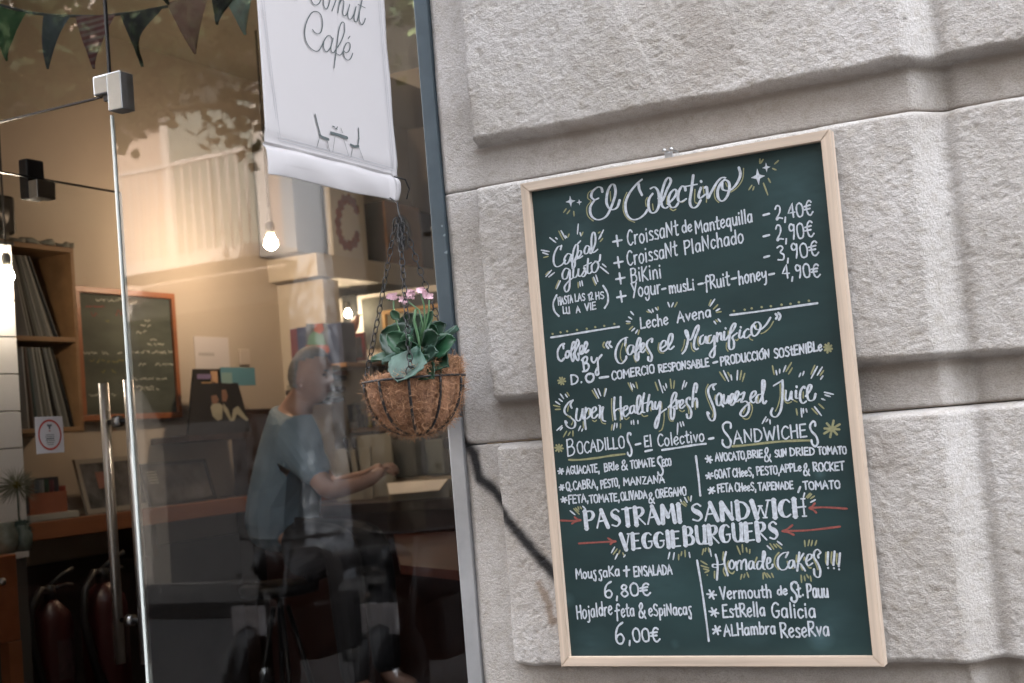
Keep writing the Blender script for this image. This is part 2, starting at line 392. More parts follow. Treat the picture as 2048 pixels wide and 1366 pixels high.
for zc in (float(at_side(225, 843, DX)[2]), float(at_side(262, 1240, DX)[2])):
    tube('handle_bolt', [(DX-.052, float(at_side(207, 771, DX-.052)[1]), zc), (DX+.052, float(at_side(256, 763, DX+.052)[1]), zc)], .0075, M['black_metal'], door, 10)
    lathe('rosette', [(.0, -.012), (.017, -.012), (.017, .012), (0, .012)], (DX, float(at_side(231, 767, DX)[1]), zc), M['steel'], door, 20, 'X')
# sticker on the door: white card with a red ring and a small dark emblem
st = [at_side(u, v, DX+.002) for u, v in ((69, 834), (125, 832), (129, 904), (74, 908))]
sy0, sy1 = float((st[0][1]+st[3][1])/2), float((st[1][1]+st[2][1])/2); sz0, sz1 = float(st[3][2]), float(st[0][2])
M['card'] = mat('sticker_white', (.62, .60, .62), .5); M['red_ink'] = mat('red_ink', (.50, .07, .05), .5); M['grey_ink'] = mat('grey_ink', (.16, .18, .19), .6)
stk = box('door_sticker', (DX+.001, sy0, sz0), (DX+.002, sy1, sz1), M['card'], door, .0004)
cy, cz = (sy0+sy1)/2, (sz0+sz1)/2; ra, rb = (sy1-sy0)*.42, (sz1-sz0)*.42
bm = bmesh.new(); N = 48; w = .0055
for i in range(N):
    a, b2 = 2*math.pi*i/N, 2*math.pi*(i+1)/N
    bm.faces.new([bm.verts.new((DX+.0026, cy+(ra-k)*math.cos(t), cz+(rb-k)*math.sin(t))) for t, k in ((a, 0), (b2, 0), (b2, w), (a, w))])
from_bm('red_ring', bm, M['red_ink'], stk)
bm = bmesh.new()
def sq(y, z, a, b2): bm.faces.new([bm.verts.new((DX+.0027, y+i*a, z+j*b2)) for i, j in ((-1, -1), (1, -1), (1, 1), (-1, 1))])
for y, z, a, b2 in ((-.006, .027, .003, .003), (.006, .027, .003, .003), (0, .025, .004, .004), (0, .019, .003, .003)): sq(cy+y, cz+z, a, b2)
for i, wd in enumerate((.018, .020, .017, .019, .016, .012)): sq(cy, cz+.0-i*.0055, wd*.9, .0009 if i != 2 else .0017)
from_bm('emblem', bm, M['grey_ink'], stk)
bm = bmesh.new(); sq(cy, cz+.011, .003, .0015); from_bm('bow', bm, M['red_ink'], stk)
# ================================================================== the chalkboard menu on the pier
YBD = -.068                                          # painted face of the board
tl, tr, br, bl = [at_depth(u, v, YBD-.012) for u, v in ((1040, 368), (1659, 258), (1768, 1334), (1122, 1333))]
BX0, BX1 = float((tl[0]+bl[0])/2), float((tr[0]+br[0])/2); BZ0, BZ1 = float((bl[2]+br[2])/2), float((tl[2]+tr[2])/2)
FW = .0165
board = thing('chalkboard_menu', 'dark green menu chalkboard in a pale wood frame hung on the stone pier', 'chalkboard', ((BX0+BX1)/2, YBD+.02, BZ0))
cb = bpy.data.materials.new('chalkboard_green'); cb.use_nodes = True
n, l = cb.node_tree.nodes, cb.node_tree.links; b = n['Principled BSDF']; b.inputs['Roughness'].default_value = .55; b.inputs['Specular IOR Level'].default_value = .35
g = n.new('ShaderNodeNewGeometry'); ns = n.new('ShaderNodeTexNoise'); ns.inputs['Scale'].default_value = 9; ns.inputs['Detail'].default_value = 5
mp = n.new('ShaderNodeMapping'); mp.inputs['Rotation'].default_value = (0, .5, 0); mp.inputs['Scale'].default_value = (.5, 1, 1.4)
l.new(g.outputs['Position'], mp.inputs[0]); l.new(mp.outputs[0], ns.inputs['Vector'])
r = n.new('ShaderNodeValToRGB'); e = r.color_ramp.elements; e[0].position = .30; e[0].color = (.0065, .021, .023, 1); e[1].position = .72; e[1].color = (.015, .041, .043, 1)
l.new(ns.outputs[0], r.inputs[0]); c = r.outputs[0]
for (u, v, rad, st) in ((1640, 1272, .028, .55), (1640, 948, .012, .4), (1136, 1200, .016, .35), (1350, 1288, .010, .25), (1660, 1240, .05, .15), (1500, 1245,   .05, .22), (1180, 1290, .05, .14), (1420, 700, .10, .17), (1150, 460, .07, .17), (1600, 380, .09, .16), (1560, 1130, .08, .2), (1300, 1150, .09, .15)):
    p = at_depth(u, v, YBD); d = n.new('ShaderNodeVectorMath'); d.operation = 'DISTANCE'; d.inputs[1].default_value = tuple(p)
    l.new(g.outputs['Position'], d.inputs[0]); mr = n.new('ShaderNodeMapRange'); mr.inputs[1].default_value = 0; mr.inputs[2].default_value = rad; mr.inputs[3].default_value = st; mr.inputs[4].default_value = 0
    l.new(d.outputs['Value'], mr.inputs[0]); n2 = n.new('ShaderNodeTexNoise'); n2.inputs['Scale'].default_value = 55; l.new(mp.outputs[0], n2.inputs['Vector'])
    mu = n.new('ShaderNodeMath'); mu.operation = 'MULTIPLY'; l.new(mr.outputs[0], mu.inputs[0]); l.new(n2.outputs[0], mu.inputs[1])
    x = n.new('ShaderNodeMix'); x.data_type = 'RGBA'; l.new(mu.outputs[0], x.inputs[0]); l.new(c, x.inputs[6]); x.inputs[7].default_value = (.13, .24, .27, 1); c = x.outputs[2]
l.new(c, b.inputs['Base Color'])
box('board_panel', (BX0+FW-.003, YBD, BZ0+FW-.003), (BX1-FW+.003, YBD+.008, BZ1-FW+.003), cb, board)
def frame_member(pts, mt):                          # mitred moulding: pts = outer a, outer b, inner b, inner a (x, z)
    bm = bmesh.new(); yo, yi = YBD-.012, YBD+.016
    ft = [bm.verts.new((p[0], yo, p[1])) for p in pts]; bk = [bm.verts.new((p[0], yi, p[1])) for p in pts]
    bm.faces.new(ft); bm.faces.new(bk[::-1])
    for i in range(4): bm.faces.new((ft[i], ft[(i+1) % 4], bk[(i+1) % 4], bk[i]))
    es = [e for e in bm.edges if abs(e.verts[0].co.y-yo) < 1e-6 and abs(e.verts[1].co.y-yo) < 1e-6]
    bmesh.ops.bevel(bm, geom=es, offset=.0012, segments=2, affect='EDGES')
    return from_bm('frame_rail', bm, mt, board)
o = [(BX0, BZ0), (BX1, BZ0), (BX1, BZ1), (BX0, BZ1)]; q = [(BX0+FW, BZ0+FW), (BX1-FW, BZ0+FW), (BX1-FW, BZ1-FW), (BX0+FW, BZ1-FW)]
for i in range(4):
    j = (i+1) % 4; frame_member([o[i], o[j], q[j], q[i]], M['frame_wood_h'] if i % 2 == 0 else M['frame_wood'])
# hanger bracket with two screws above the frame
p = at_depth(1337, 303, YBD+.006); hx, hz = float(p[0]), BZ1
hb = box('hanger_plate', (hx-.0075, YBD+.004, hz-.004), (hx+.0075, YBD+.007, hz+.013), M['zinc'], board, .001)
for s in (-1, 1):
    lathe('screw', [(0, -.006), (.0035, -.005), (.0035, 0), (.002, .001), (.002, .03)], (hx+s*.0065+.002, YBD+.0, hz+.0155), M['steel'], board, 12, 'Y')

# ---- hand lettering. A single-stroke alphabet (cap height 100); '~' marks a smooth stroke.
G = {
'A': (56, '0,0 26,100 52,0;9,36 45,40'), 'B': (50, '4,0 6,100;~6,98 30,100 40,78 28,56 8,54;~8,54 34,52 46,28 34,4 4,0'),
'C': (48, '~46,84 32,99 14,84 4,48 12,12 28,0 46,14'), 'D': (54, '5,0 5,100;~5,98 32,92 50,52 34,8 3,0'),
'E': (46, '6,98 4,2;6,98 40,99;4,2 42,4;6,52 34,54'), 'F': (44, '6,98 5,-2;6,98 42,99;6,52 34,54'),
'G': (52, '~46,86 32,99 12,84 4,46 14,8 32,2 46,20 46,44;30,44 50,45'), 'H': (50, '6,0 6,100;44,0 44,100;5,50 44,54'),
'I': (18, '9,0 9,100'), 'J': (40, '~36,100 36,30 26,2 10,0 2,20'), 'K': (48, '6,0 6,100;44,98 8,48 46,0'), 'L': (42, '6,100 5,3;5,3 40,5'),
'M': (66, '5,0 9,98;9,98 32,34 56,98 62,0'), 'N': (56, '5,0 7,98;7,98 46,4 49,100'), 'O': (54, '~28,99 8,84 3,48 12,8 28,0 44,10 50,50 44,86 28,99'),
'P': (46, '6,0 5,100;~5,97 34,98 44,74 30,50 6,46'), 'Q': (58, '~28,99 8,84 3,48 12,8 28,0 44,10 50,50 44,86 28,99;30,26 56,-14'),
'R': (50, '6,0 5,100;~5,97 34,98 42,74 28,52 8,48;14,48 48,0'), 'S': (46, '~42,86 28,99 10,86 12,64 34,44 42,22 28,2 6,10'),
'T': (48, '24,0 24,97;2,96 47,100'), 'U': (52, '~5,100 5,30 14,4 30,2 42,24 46,100;46,100 47,0'), 'V': (48, '3,100 24,0;24,0 46,100'),
'W': (74, '2,100 18,2;18,2 36,70;36,70 52,2;52,2 71,100'), 'X': (48, '4,98 44,0;44,98 4,0'), 'Y': (48, '4,100 24,50;46,100 14,-4'), 'Z': (48, '6,98 44,97 4,3 46,4'),
'a': (46, '~36,58 20,63 6,42 8,10 22,2 36,22 38,58;38,60 39,3'), 'b': (44, '7,100 7,2;~7,40 24,62 39,42 35,8 20,0 7,10'),
'c': (38, '~35,52 22,62 6,44 8,10 22,0 36,12'), 'd': (46, '~37,50 21,62 5,40 9,8 23,0 37,18;39,104 39,2'),
'e': (42, '~6,30 32,38 35,54 21,63 6,44 6,16 20,0 37,12'), 'f': (38, '~38,90 28,103 17,88 15,40 13,-22;2,52 32,57'),
'g': (44, '~36,56 20,62 5,40 10,12 24,10 36,30 38,58;~38,58 38,0 30,-30 14,-32 8,-16'), 'h': (44, '7,104 7,0;~7,36 19,58 33,56 37,36 38,0'),
'i': (18, '8,60 9,0;9,82 9,88'), 'j': (22, '~15,60 15,-8 8,-32 -6,-30;15,82 15,88'), 'k': (44, '6,92 6,0;38,66 8,32 40,0'), 'l': (18, '9,104 9,0'),
'm': (66, '5,60 6,0;~6,38 16,60 28,54 31,28 31,0;~31,38 43,60 55,54 58,30 59,0'), 'n': (44, '6,60 6,0;~6,36 19,60 34,54 37,30 38,0'),
'o': (44, '~22,62 7,50 4,26 12,2 26,0 38,20 36,50 22,62'), 'p': (44, '7,60 7,-34;~7,44 23,62 38,46 35,14 21,4 7,14'),
'q': (46, '~36,56 20,62 5,40 8,10 22,4 36,24;38,60 39,-36'), 'r': (34, '6,60 7,0;~7,34 17,56 31,60'),
's': (36, '~33,54 19,63 8,50 19,34 32,20 27,2 5,4'), 't': (34, '~17,98 16,20 23,0 33,6;2,62 33,67'), 'u': (46, '~6,60 6,18 15,0 29,6 37,26;39,60 40,0'),
'v': (40, '4,60 20,0 37,60'), 'y': (44, '~6,60 8,28 20,20 35,36;~39,60 39,0 33,-34 20,-38'), 'z': (40, '5,60 34,60 4,2 37,3'),
'z2': (40, '5,60 34,60 4,2 37,3'), 'w': (56, '3,60 14,0 28,46 41,0 53,60'), 'x': (40, '4,60 36,0;36,60 4,0'),
'0': (50, '~26,99 8,84 3,48 11,8 26,0 41,10 47,50 41,86 26,99'), '1': (24, '4,80 16,98 16,0'), '2': (50, '~4,76 16,98 36,88 32,50 6,8 12,2 24,12 48,6'),
'3': (46, '~4,88 24,98 38,80 20,54 40,34 34,4 2,6'), '4': (50, '36,0 34,98 3,32 49,34'), '6': (48, '~44,104 18,82 5,38 12,4 32,0 43,24 32,46 14,40 7,26'),
'8': (46, '~24,54 8,74 22,98 38,80 24,54 6,28 20,0 40,14 36,38 24,54'), '9': (46, '~36,84 18,98 6,76 16,54 34,62 38,84;~38,90 37,40 30,0'),
'7': (44, '4,97 40,97 16,0'), '5': (44, '38,98 8,98;~8,98 8,56 34,56 38,20 22,0 4,8'),
'€': (58, '~50,88 36,100 18,80 14,40 24,6 40,0 56,18;0,62 42,68;0,40 38,44'), '&': (54, '~50,-6 14,62 18,92 32,94 32,70 8,36 6,8 24,0 42,24 48,46'),
',': (22, '10,8 5,-24'), '.': (18, '8,2 9,7'), '-': (40, '4,44 36,49'), '+': (54, '3,42 50,48;25,12 25,80'), '!': (20, '9,100 9,30;9,6 9,1'),
'é': (42, '~6,30 32,38 35,54 21,63 6,44 6,16 20,0 37,12;20,78 32,94'), 'Ó': (54, '~28,92 8,78 3,44 12,6 28,0 44,10 50,46 44,80 28,92;32,104 48,118'),
'§': (44, '~42,100 38,112 24,112 14,92 22,56 34,22 32,-18 16,-34 4,-14'),      # long fancy S
'¡': (18, '8,78 9,0;9,94 9,98'), 'ß': (34, '~33,66 18,66 10,50 20,28 28,0 22,-34 6,-30 4,-16'),  # small fancy s
'ä': (46, '~36,58 20,63 6,42 8,10 22,2 36,22 38,58;~38,60 38,10 46,0 54,10'),
}
def cr(pts, k=6):                                    # Catmull-Rom smoothing
    if len(pts) < 3: return pts
    P = [pts[0]]+list(pts)+[pts[-1]]; out = []
    for i in range(1, len(P)-2):
        p0, p1, p2, p3 = [np.array(p, float) for p in P[i-1:i+3]]
        for t in np.arange(k)/k:
            out.append(.5*((2*p1)+(-p0+p2)*t+(2*p0-5*p1+4*p2-p3)*t*t+(-p0+3*p1-3*p2+p3)*t**3))
    out.append(np.array(pts[-1], float)); return out
def parse(s): return [((st[0] == '~'), [tuple(map(float, p.split(','))) for p in st.lstrip('~').split()]) for st in s.split(';')]
CROP = {0: (0, 0, 1.), 1: (1030, 250, 3.4156), 2: (1380, 250, 3.415), 3: (1060, 620, 4.878), 4: (1380, 620, 4.878), 5: (1080, 860, 5.464), 6: (1380, 860, 5.464), 7: (1080, 1080, 4.775), 8: (1380, 1080, 4.7756), 9: (560, 0, 8.533), 10: (480, 0, 3.2526)}
def px(c, p): ox, oy, s = CROP[c]; return np.array([ox+p[0]/s, oy+p[1]/s])
class Ink:
    def __init__(self, plane, normal, layer=0.):
        self.v, self.f, self.plane, self.nrm, self.k, self.layer = [], [], plane, np.array(normal, float), 0, layer
    def ribbon(self, pts, ws):                      # pts in photo pixels -> metres on the sheet; ws half widths in metres
        P = np.array([self.plane(*p) for p in pts]); keep = [0]
        for i in range(1, len(P)):
            if np.linalg.norm(P[i]-P[keep[-1]]) > 2e-4: keep.append(i)
        P = P[keep]; ws = np.array(ws)[keep]; n = len(P)
        if n == 1: P = np.array([P[0], P[0]+[0, 0, 4e-4]]); ws = np.array([ws[0]]*2); n = 2
        T = np.gradient(P, axis=0) if n > 2 else np.array([P[1]-P[0]]*2)
        T /= np.linalg.norm(T, axis=1)[:, None]+1e-12; S = np.cross(T, self.nrm)
        off = self.nrm*(self.layer+4e-4+self.k*6e-6); self.k += 1
        P = P+off+self.nrm*(np.arange(n)/n*3e-6)[:, None]
        b = len(self.v); L, R = P+S*ws[:, None], P-S*ws[:, None]
        for a, c in zip(L, R): self.v += [a, c]
        for i in range(n-1): self.f.append((b+2*i, b+2*i+1, b+2*i+3, b+2*i+2))
        for end, sg in ((0, -1), (n-1, 1)):         # round caps
            cc = len(self.v); self.v.append(P[end])
            arc = [P[end]+ws[end]*(S[end]*math.cos(a)+T[end]*sg*math.sin(a)) for a in np.linspace(0, math.pi, 6)]
            self.v += arc
            for i in range(5): self.f.append((cc, cc+1+i, cc+2+i))
    def build(self, name, mt, parent):
        o = raw(name, self.v, self.f, mt, parent); return o
bplane = lambda u, v: at_depth(u, v, YBD)
NRM = (0, -1, 0)
MPP = .00092                                 # metres per photo pixel on the board, about
def width_of(i, pts, w, mode):
    a = pts[max(0, i-1)]; b = pts[min(len(pts)-1, i+1)]; dx, dy = b[0]-a[0], b[1]-a[1]; d = math.hypot(dx, dy)+1e-9
    down = abs(dy)/d
    if mode == 'even': return w*(.95+.13*math.sin(i*.9))
    return w*(.50+.62*down**2)
def text(c, s, x0, y0, x1, y1, h, w=3.9, col='white', bold=False, track=0., jit=.03, name='lettering', ink=None, own=True, tilt=-.095):
    """one written word: baseline from (x0,y0) to (x1,y1) and cap height h in the coordinates of crop c"""
    A, B = px(c, (x0, y0)), px(c, (x1, y1)); H = h/CROP[c][2]
    tot = sum((G[ch][0] if ch != ' ' else 34)+8+track for ch in s)-8-track
    k = ink or Ink(bplane, NRM); d = (B-A)/tot; upx = np.array([tilt, -1.0])*H/100; x = 0
    for ch in s:
        if ch == ' ': x += 34+8+track; continue
        wd, st = G[ch]; jy = random.uniform(-jit, jit)*H; js = 1+random.uniform(-jit, jit)*1.5
        for si, (sm, pts) in enumerate(parse(st)):
            pts = [(p[0], p[1]*js) for p in pts]
            if not bold:
                pts = [(p[0]+random.uniform(-1, 1)*jit*30, p[1]+random.uniform(-1, 1)*jit*30) for p in pts]
            if sm: pts = cr(pts)
            else:
                q = [pts[0]]
                for a, b in zip(pts, pts[1:]): q += [tuple(np.array(a)+(np.array(b)-np.array(a))*t) for t in (.5, 1)]
                pts = q if not bold else pts
            P = [A+d*(x+p[0])+upx*p[1]+np.array([0, jy]) for p in pts]
            if bold:
                heavy = si == 0 or ch in 'SMNVW' and si == 1 and ch != 'M'
                if not sm and len(P) > 2 and ch in 'AMN':
                    for i2, (a, b) in enumerate(zip(P, P[1:])):
                        q2 = [a+(b-a)*t for t in np.linspace(0, 1, 5)]; hv = (ch == 'A' and i2 == 1) or (ch == 'M' and i2 in (0, 2)) or (ch == 'N' and i2 == 0)
                        k.ribbon(q2, [w*.5*(.92 if hv else .36)*MPP]*5)
                    continue
                ws = []
                for i in range(len(P)):
                    a, b = P[max(0, i-1)], P[min(len(P)-1, i+1)]; dn = abs(b[1]-a[1])/(np.hypot(*(b-a))+1e-9)
                    if ch in 'CGO' : f = .34+(.75 if p_left(pts[i], wd) else 0)*dn**2
                    elif ch == 'S': f = .34+.8*max(0, 1-abs(pts[i][1]-50)/42)
                    elif sm: f = .34+.45*dn**2
                    else: f = (1.0 if si == 0 and dn > .8 else .34)
                    ws.append(w*.5*f*MPP)
                k.ribbon(P, ws)
                if not sm and si == 0 and ch not in 'ACGOSVWMN':
                    for e in (P[0], P[-1]): k.ribbon([e+d*-9, e+d*9], [w*.17*MPP]*2)
                if ch in 'AVWMNHUI' and not sm:
                    for e in ((P[0],) if ch in 'A' and si == 1 else (P[0], P[-1])):
                        if ch == 'A' and si == 1: continue
                        k.ribbon([e+d*-8, e+d*8], [w*.16*MPP]*2)
            else:
                k.ribbon(P, [width_of(i, P, w*.40*random.uniform(.93, 1.05), 'even')*MPP for i in range(len(P))])
        x += wd+8+track
    if ink is None: return k.build(name, M['marker_'+col], board)
def p_left(p, wd): return p[0] < wd*.5
def trace(c, s, w, col='white', smooth=True, mode='brush', plane=bplane, nrm=NRM, layer=0., parent=None, name='lettering', shift=(0, 0), mt=None, mpp=MPP):
    k = Ink(plane, nrm, layer)
    for st in s.split(';'):
        pts = [tuple(map(float, p.split(','))) for p in st.split()]
        P = [px(c, p)+np.array(shift) for p in pts]
        if len(P) == 2: P = [P[0]+(P[1]-P[0])*t for t in (0, .25, .5, .75, 1)]
        elif smooth: P = cr(P, 5)
        k.ribbon(P, [width_of(i, P, w/2, mode)*mpp for i in range(len(P))])
    return k.build(name, mt or M['marker_'+col], parent or board)
def ticks(c, s, name='flourish'):                    # short rays round the headings: w/y colour then x0,y0,x1,y1
    for col, cn in (('w', 'white'), ('y', 'yellow')):
        k = Ink(bplane, NRM, .0)
        for t in s.split():
            if t[0] != col: continue
            x0, y0, x1, y1 = map(float, t[1:].split(',')); a, b = px(c, (x0, y0)), px(c, (x1, y1))
            k.ribbon([a+(b-a)*q for q in (0, .3, .7, 1)], [1.2*MPP, 1.55*MPP, 1.5*MPP, 1.0*MPP])
        if k.v: tag(k.build(name, M['marker_'+cn], board), kind='stuff')
def star(c, x, y, r, col='white'):                   # four-pointed sparkle
    k = Ink(bplane, NRM); cc = px(c, (x, y)); r = r/CROP[c][2]; base = len(k.v)
    P = []
    for i in range(8):
        rr = r if i % 2 == 0 else r*.34; a = i*math.pi/4-.12; P.append(bplane(*(cc+[rr*.85*math.sin(a), -rr*math.cos(a)]))+np.array([0, -5e-4, 0]))
    k.v = P; k.f = [tuple(range(8))]; return k.build('sparkle', M['marker_'+col], board)
def aster(c, x, y, r, col='white', n=4, w=3.6):
    k = Ink(bplane, NRM); cc = px(c, (x, y)); r = r/CROP[c][2]
    for i in range(n):
        a = i*math.pi/n+.15+random.uniform(-.12, .12); rr = r*random.uniform(.8, 1.05); dv = np.array([math.cos(a), math.sin(a)])*rr
        k.ribbon([cc-dv, cc, cc+dv], [w/2*MPP]*3)
    return k.build('asterisk', M['marker_'+col], board)

# headings traced stroke by stroke
EL = ('597,455 590,430 565,425 530,455 522,490 545,510 572,500;545,512 515,560 520,615 555,645 600,640 640,600 685,480 680,415 660,408 635,450 625,520 640,565 670,578 700,560 715,515;'
 '845,405 850,440 868,478;868,372 830,405 780,470 755,540 765,610 800,645 845,640 885,610 905,580;940,470 915,510 915,570 935,600 965,590 985,540 980,460 955,425 925,435;980,500 1005,520 1040,440 1065,385 1050,360 1025,390 1000,480 1003,545 1025,568 1045,560;'
 '1045,540 1085,500 1105,460 1090,440 1060,470 1048,520 1065,560 1095,560 1115,535;1165,445 1160,425 1140,420 1118,460 1115,510 1135,525 1170,505;1218,345 1205,450 1195,530 1215,565 1245,555 1268,515;1165,420 1245,405;'
 '1270,430 1255,480 1265,500 1300,475;1271,384 1273,388;1295,430 1310,425 1318,500 1335,470 1375,400 1410,362 1440,360;1435,372 1405,400 1385,450 1390,500 1415,520 1445,495 1465,440 1460,390 1430,372;1415,395 1420,440 1470,445 1515,400 1540,340 1530,292')
trace(1, EL, 4.9)
trace(1, '548,440 505,460 498,500 520,520 492,560 498,620 535,655;650,455 655,520;765,460 742,520 742,590 770,640 818,665;905,495 893,520 897,555;940,540 945,580;1040,488 1035,540;1060,570 1080,585 1100,575;1120,515 1140,530 1165,512;1230,440 1228,520 1245,535;1285,420 1292,470;1310,490 1308,528;1375,410 1362,460 1370,505 1392,528;1440,395 1450,420;1475,458 1520,425 1555,370 1562,297', 2.3, 'yellow', mode='even')
trace(1, ('318,825 312,850;316,826 292,835 268,885 265,940 285,968 320,955 345,925;385,885 360,880 338,915 345,950 368,935 387,885 385,930 400,935 425,880 430,825 415,820 398,870 392,940 395,982 410,960 412,925 430,910 452,880 450,860 435,862 425,890 435,912 462,895;430,810 448,792;'
 '510,832 490,825 475,855 480,880 500,870 512,832 512,870 524,872 550,800 545,740 530,740 522,800 532,870 565,850;370,985 345,980 325,1015 330,1050 355,1045 375,990 375,1060 370,1120 350,1140 338,1110 360,1075 400,1040;400,985 398,1035 415,1040 432,1010 435,980 433,1025 452,1030 478,985 470,975 485,1010 470,1035 455,1030;'
 '500,915 495,1000 510,1015 525,1000;470,965 522,940;548,935 525,960 528,1000 550,1005 570,970 565,935 545,930;560,940 578,925 583,888'), 3.7)
trace(3, ('935,285 930,345;955,268 935,270 885,300 845,370 835,450 860,510 900,520 935,480 940,455;1005,345 975,345 950,385 960,430 985,430 1010,380 1012,350 1010,400 1028,412 1065,350 1080,290 1065,270 1045,320 1035,400 1030,470 1045,495 1060,470 1060,420 1085,395 1115,345 1105,320 1088,340 1080,390 1100,415 1130,380;'
 '1190,310 1190,275 1150,305 1140,350 1165,400 1190,450 1180,500 1155,490 1155,460;1280,375 1325,340 1325,305 1300,300 1275,340 1275,390 1300,405 1340,375 1385,300 1390,240 1370,235 1350,290 1350,360 1370,385 1405,355;'
 '1487,425 1520,380 1545,280 1535,210 1518,198 1522,235 1552,290 1578,275 1610,190 1640,148 1645,185 1610,280 1600,350 1620,385 1642,375'), 4.2)
trace(4, ('130,245 105,265 95,310 110,335 140,310 155,255 155,315 175,325;210,245 180,260 175,310 195,325 225,290 240,250 240,340 240,430 220,465 195,445 205,410 250,350;265,225 265,305;265,270 290,225 305,230 305,285 320,295;335,215 332,285 350,290 370,260 420,200 445,145 430,130 400,180 385,270 380,350 395,385 425,370 430,310 415,265 460,225;'
 '347,177 349,181;490,200 480,255 495,275 520,250;495,167 497,171;575,190 560,185 530,220 530,265 555,270 590,240;640,120 605,160 600,220 625,255 665,225 690,160 670,120 640,120;625,150 645,185 690,190 745,140 785,75'), 4.0)
trace(3, '908,325 885,400 885,470 905,505;940,330 932,380 945,415;1012,445 1020,480 1035,508;1130,355 1140,400 1160,430;1260,320 1250,380 1270,415 1305,420;1510,290 1500,350 1478,400;1572,320 1580,380 1605,405;1645,260 1635,310 1650,350', 2.3, 'yellow', mode='even')
trace(4, '375,205 372,255;358,320 355,370 372,402;445,290 460,298 472,280;578,245 585,280 612,295;648,150 640,190;815,110 780,170 730,215 695,230;195,260 185,310', 2.3, 'yellow', mode='even')
trace(3, '760,310 742,340 765,372;785,308 772,335 798,362', 4., mode='even'); trace(3, '725,315 712,345 727,367', 3.4, 'yellow', mode='even')
trace(4, '835,38 853,62 840,85;862,28 885,58 868,95', 4.2, mode='even')
trace(3, ('420,880 395,920 408,955;418,880 380,900 340,960 345,1010 400,1050 440,1090 435,1140 400,1155 360,1130 345,1080 362,1100;460,965 450,1050 465,1080 490,1070 510,1000 515,960 515,1050 535,1065;545,955 535,1060 545,1160;540,1010 565,960 590,975 585,1030 555,1060;'
 '605,1010 645,975 635,945 610,970 605,1040 630,1055 662,1020;670,930 685,945 680,1050;685,975 715,945 705,1000 710,1070 740,1085;825,855 820,960 832,1065;885,850 885,950 897,1060;830,985 858,965 912,955;'
 '915,985 950,960 945,935 920,950 910,1010 930,1040 968,1005;1015,930 985,945 975,990 990,1010 1015,980 1020,930 1020,985 1040,1002 1075,920 1080,850 1060,835 1045,900 1050,1000 1070,1015 1092,990;1115,815 1100,900 1100,990 1122,998;1075,920 1145,902;'
 '1165,830 1150,920 1145,985;1150,935 1180,890 1195,910 1195,965 1212,968;1225,900 1220,950 1240,965 1270,890 1270,960 1255,1080 1235,1150 1220,1140 1225,1090 1260,1020 1330,965;'
 '1350,950 1410,880 1430,820 1410,805 1385,860 1375,960 1375,1040 1390,1070 1405,1040 1410,970 1395,950 1428,928;1430,880 1432,960;1432,920 1455,885;1465,935 1495,905 1490,875 1468,890 1462,940 1480,960 1512,930;'
 '1560,870 1555,850 1530,870 1530,910 1560,950 1575,1000 1565,1050 1540,1055 1530,1020;1620,800 1632,735 1612,715 1595,790 1585,940;1588,900 1615,860 1630,880 1632,945'), 4.0)
trace(3, '375,935 368,990;395,1035 420,1080 405,1120;365,1030 400,1055;520,1090 522,1150;575,975 575,1020;610,1075 632,1088 650,1075;690,1060 705,1100 738,1110;798,865 797,960 810,1080;865,975 882,1000 882,1080;920,1050 940,1068 968,1048;1045,855 1035,920;1085,1010 1110,1038 1148,1030;1175,950 1182,985;1285,905 1288,965;1310,1000 1308,1080 1290,1160 1262,1183;1355,960 1350,1030 1370,1080 1398,1082;1440,930 1445,960;1460,975 1485,992 1508,980;1520,910 1545,960 1552,1010;1612,895 1615,968', 2.3, 'yellow', mode='even')
trace(4, ('255,720 225,745 235,775;252,720 215,728 180,770 185,830 225,930 245,1010 235,1070 205,1078 180,1040 170,995 188,1010;285,812 260,850 265,920 290,930 310,880 300,820 280,812;300,900 325,940;330,830 332,900 350,910 375,850 378,835 375,900 395,910 425,840 415,815 395,840 392,900 410,930 438,895 475,820 465,790 445,815 440,875 455,895 492,868;'
 '495,825 530,800 520,850 500,900 545,890 575,930 570,990 535,1035 500,1030 495,1000 530,950 600,890;600,860 640,820 635,790 605,810 590,870 615,905 652,880;700,820 665,830 645,870 655,905 680,895 705,840 730,740 725,690 708,690 705,780 710,880 725,915 745,890;'
 '815,740 855,715 905,685;903,688 905,760 900,880 885,980 845,1040 805,1035 790,1000 805,960;935,790 930,860 950,885 975,860 990,790 990,860 1005,875;1035,790 1035,855 1055,860;1040,747 1041,751;1120,760 1110,745 1080,790 1075,870 1100,910 1135,890;1130,840 1175,780 1185,740 1165,730 1145,780 1150,860 1175,885 1210,870 1225,820'), 4.1)
trace(4, '178,725 155,780 165,850 205,950 228,1000 218,1045;248,830 238,870;318,830 322,900;400,930 425,910;480,870 470,900;540,960 520,1005;605,925 608,980 580,1050 545,1065 515,1050;590,905 600,930;665,900 668,840;880,720 880,840 860,930 835,985;925,780 920,870 950,908 990,895;1010,880 1045,897;1105,800 1105,860', 2.3, 'yellow', mode='even')
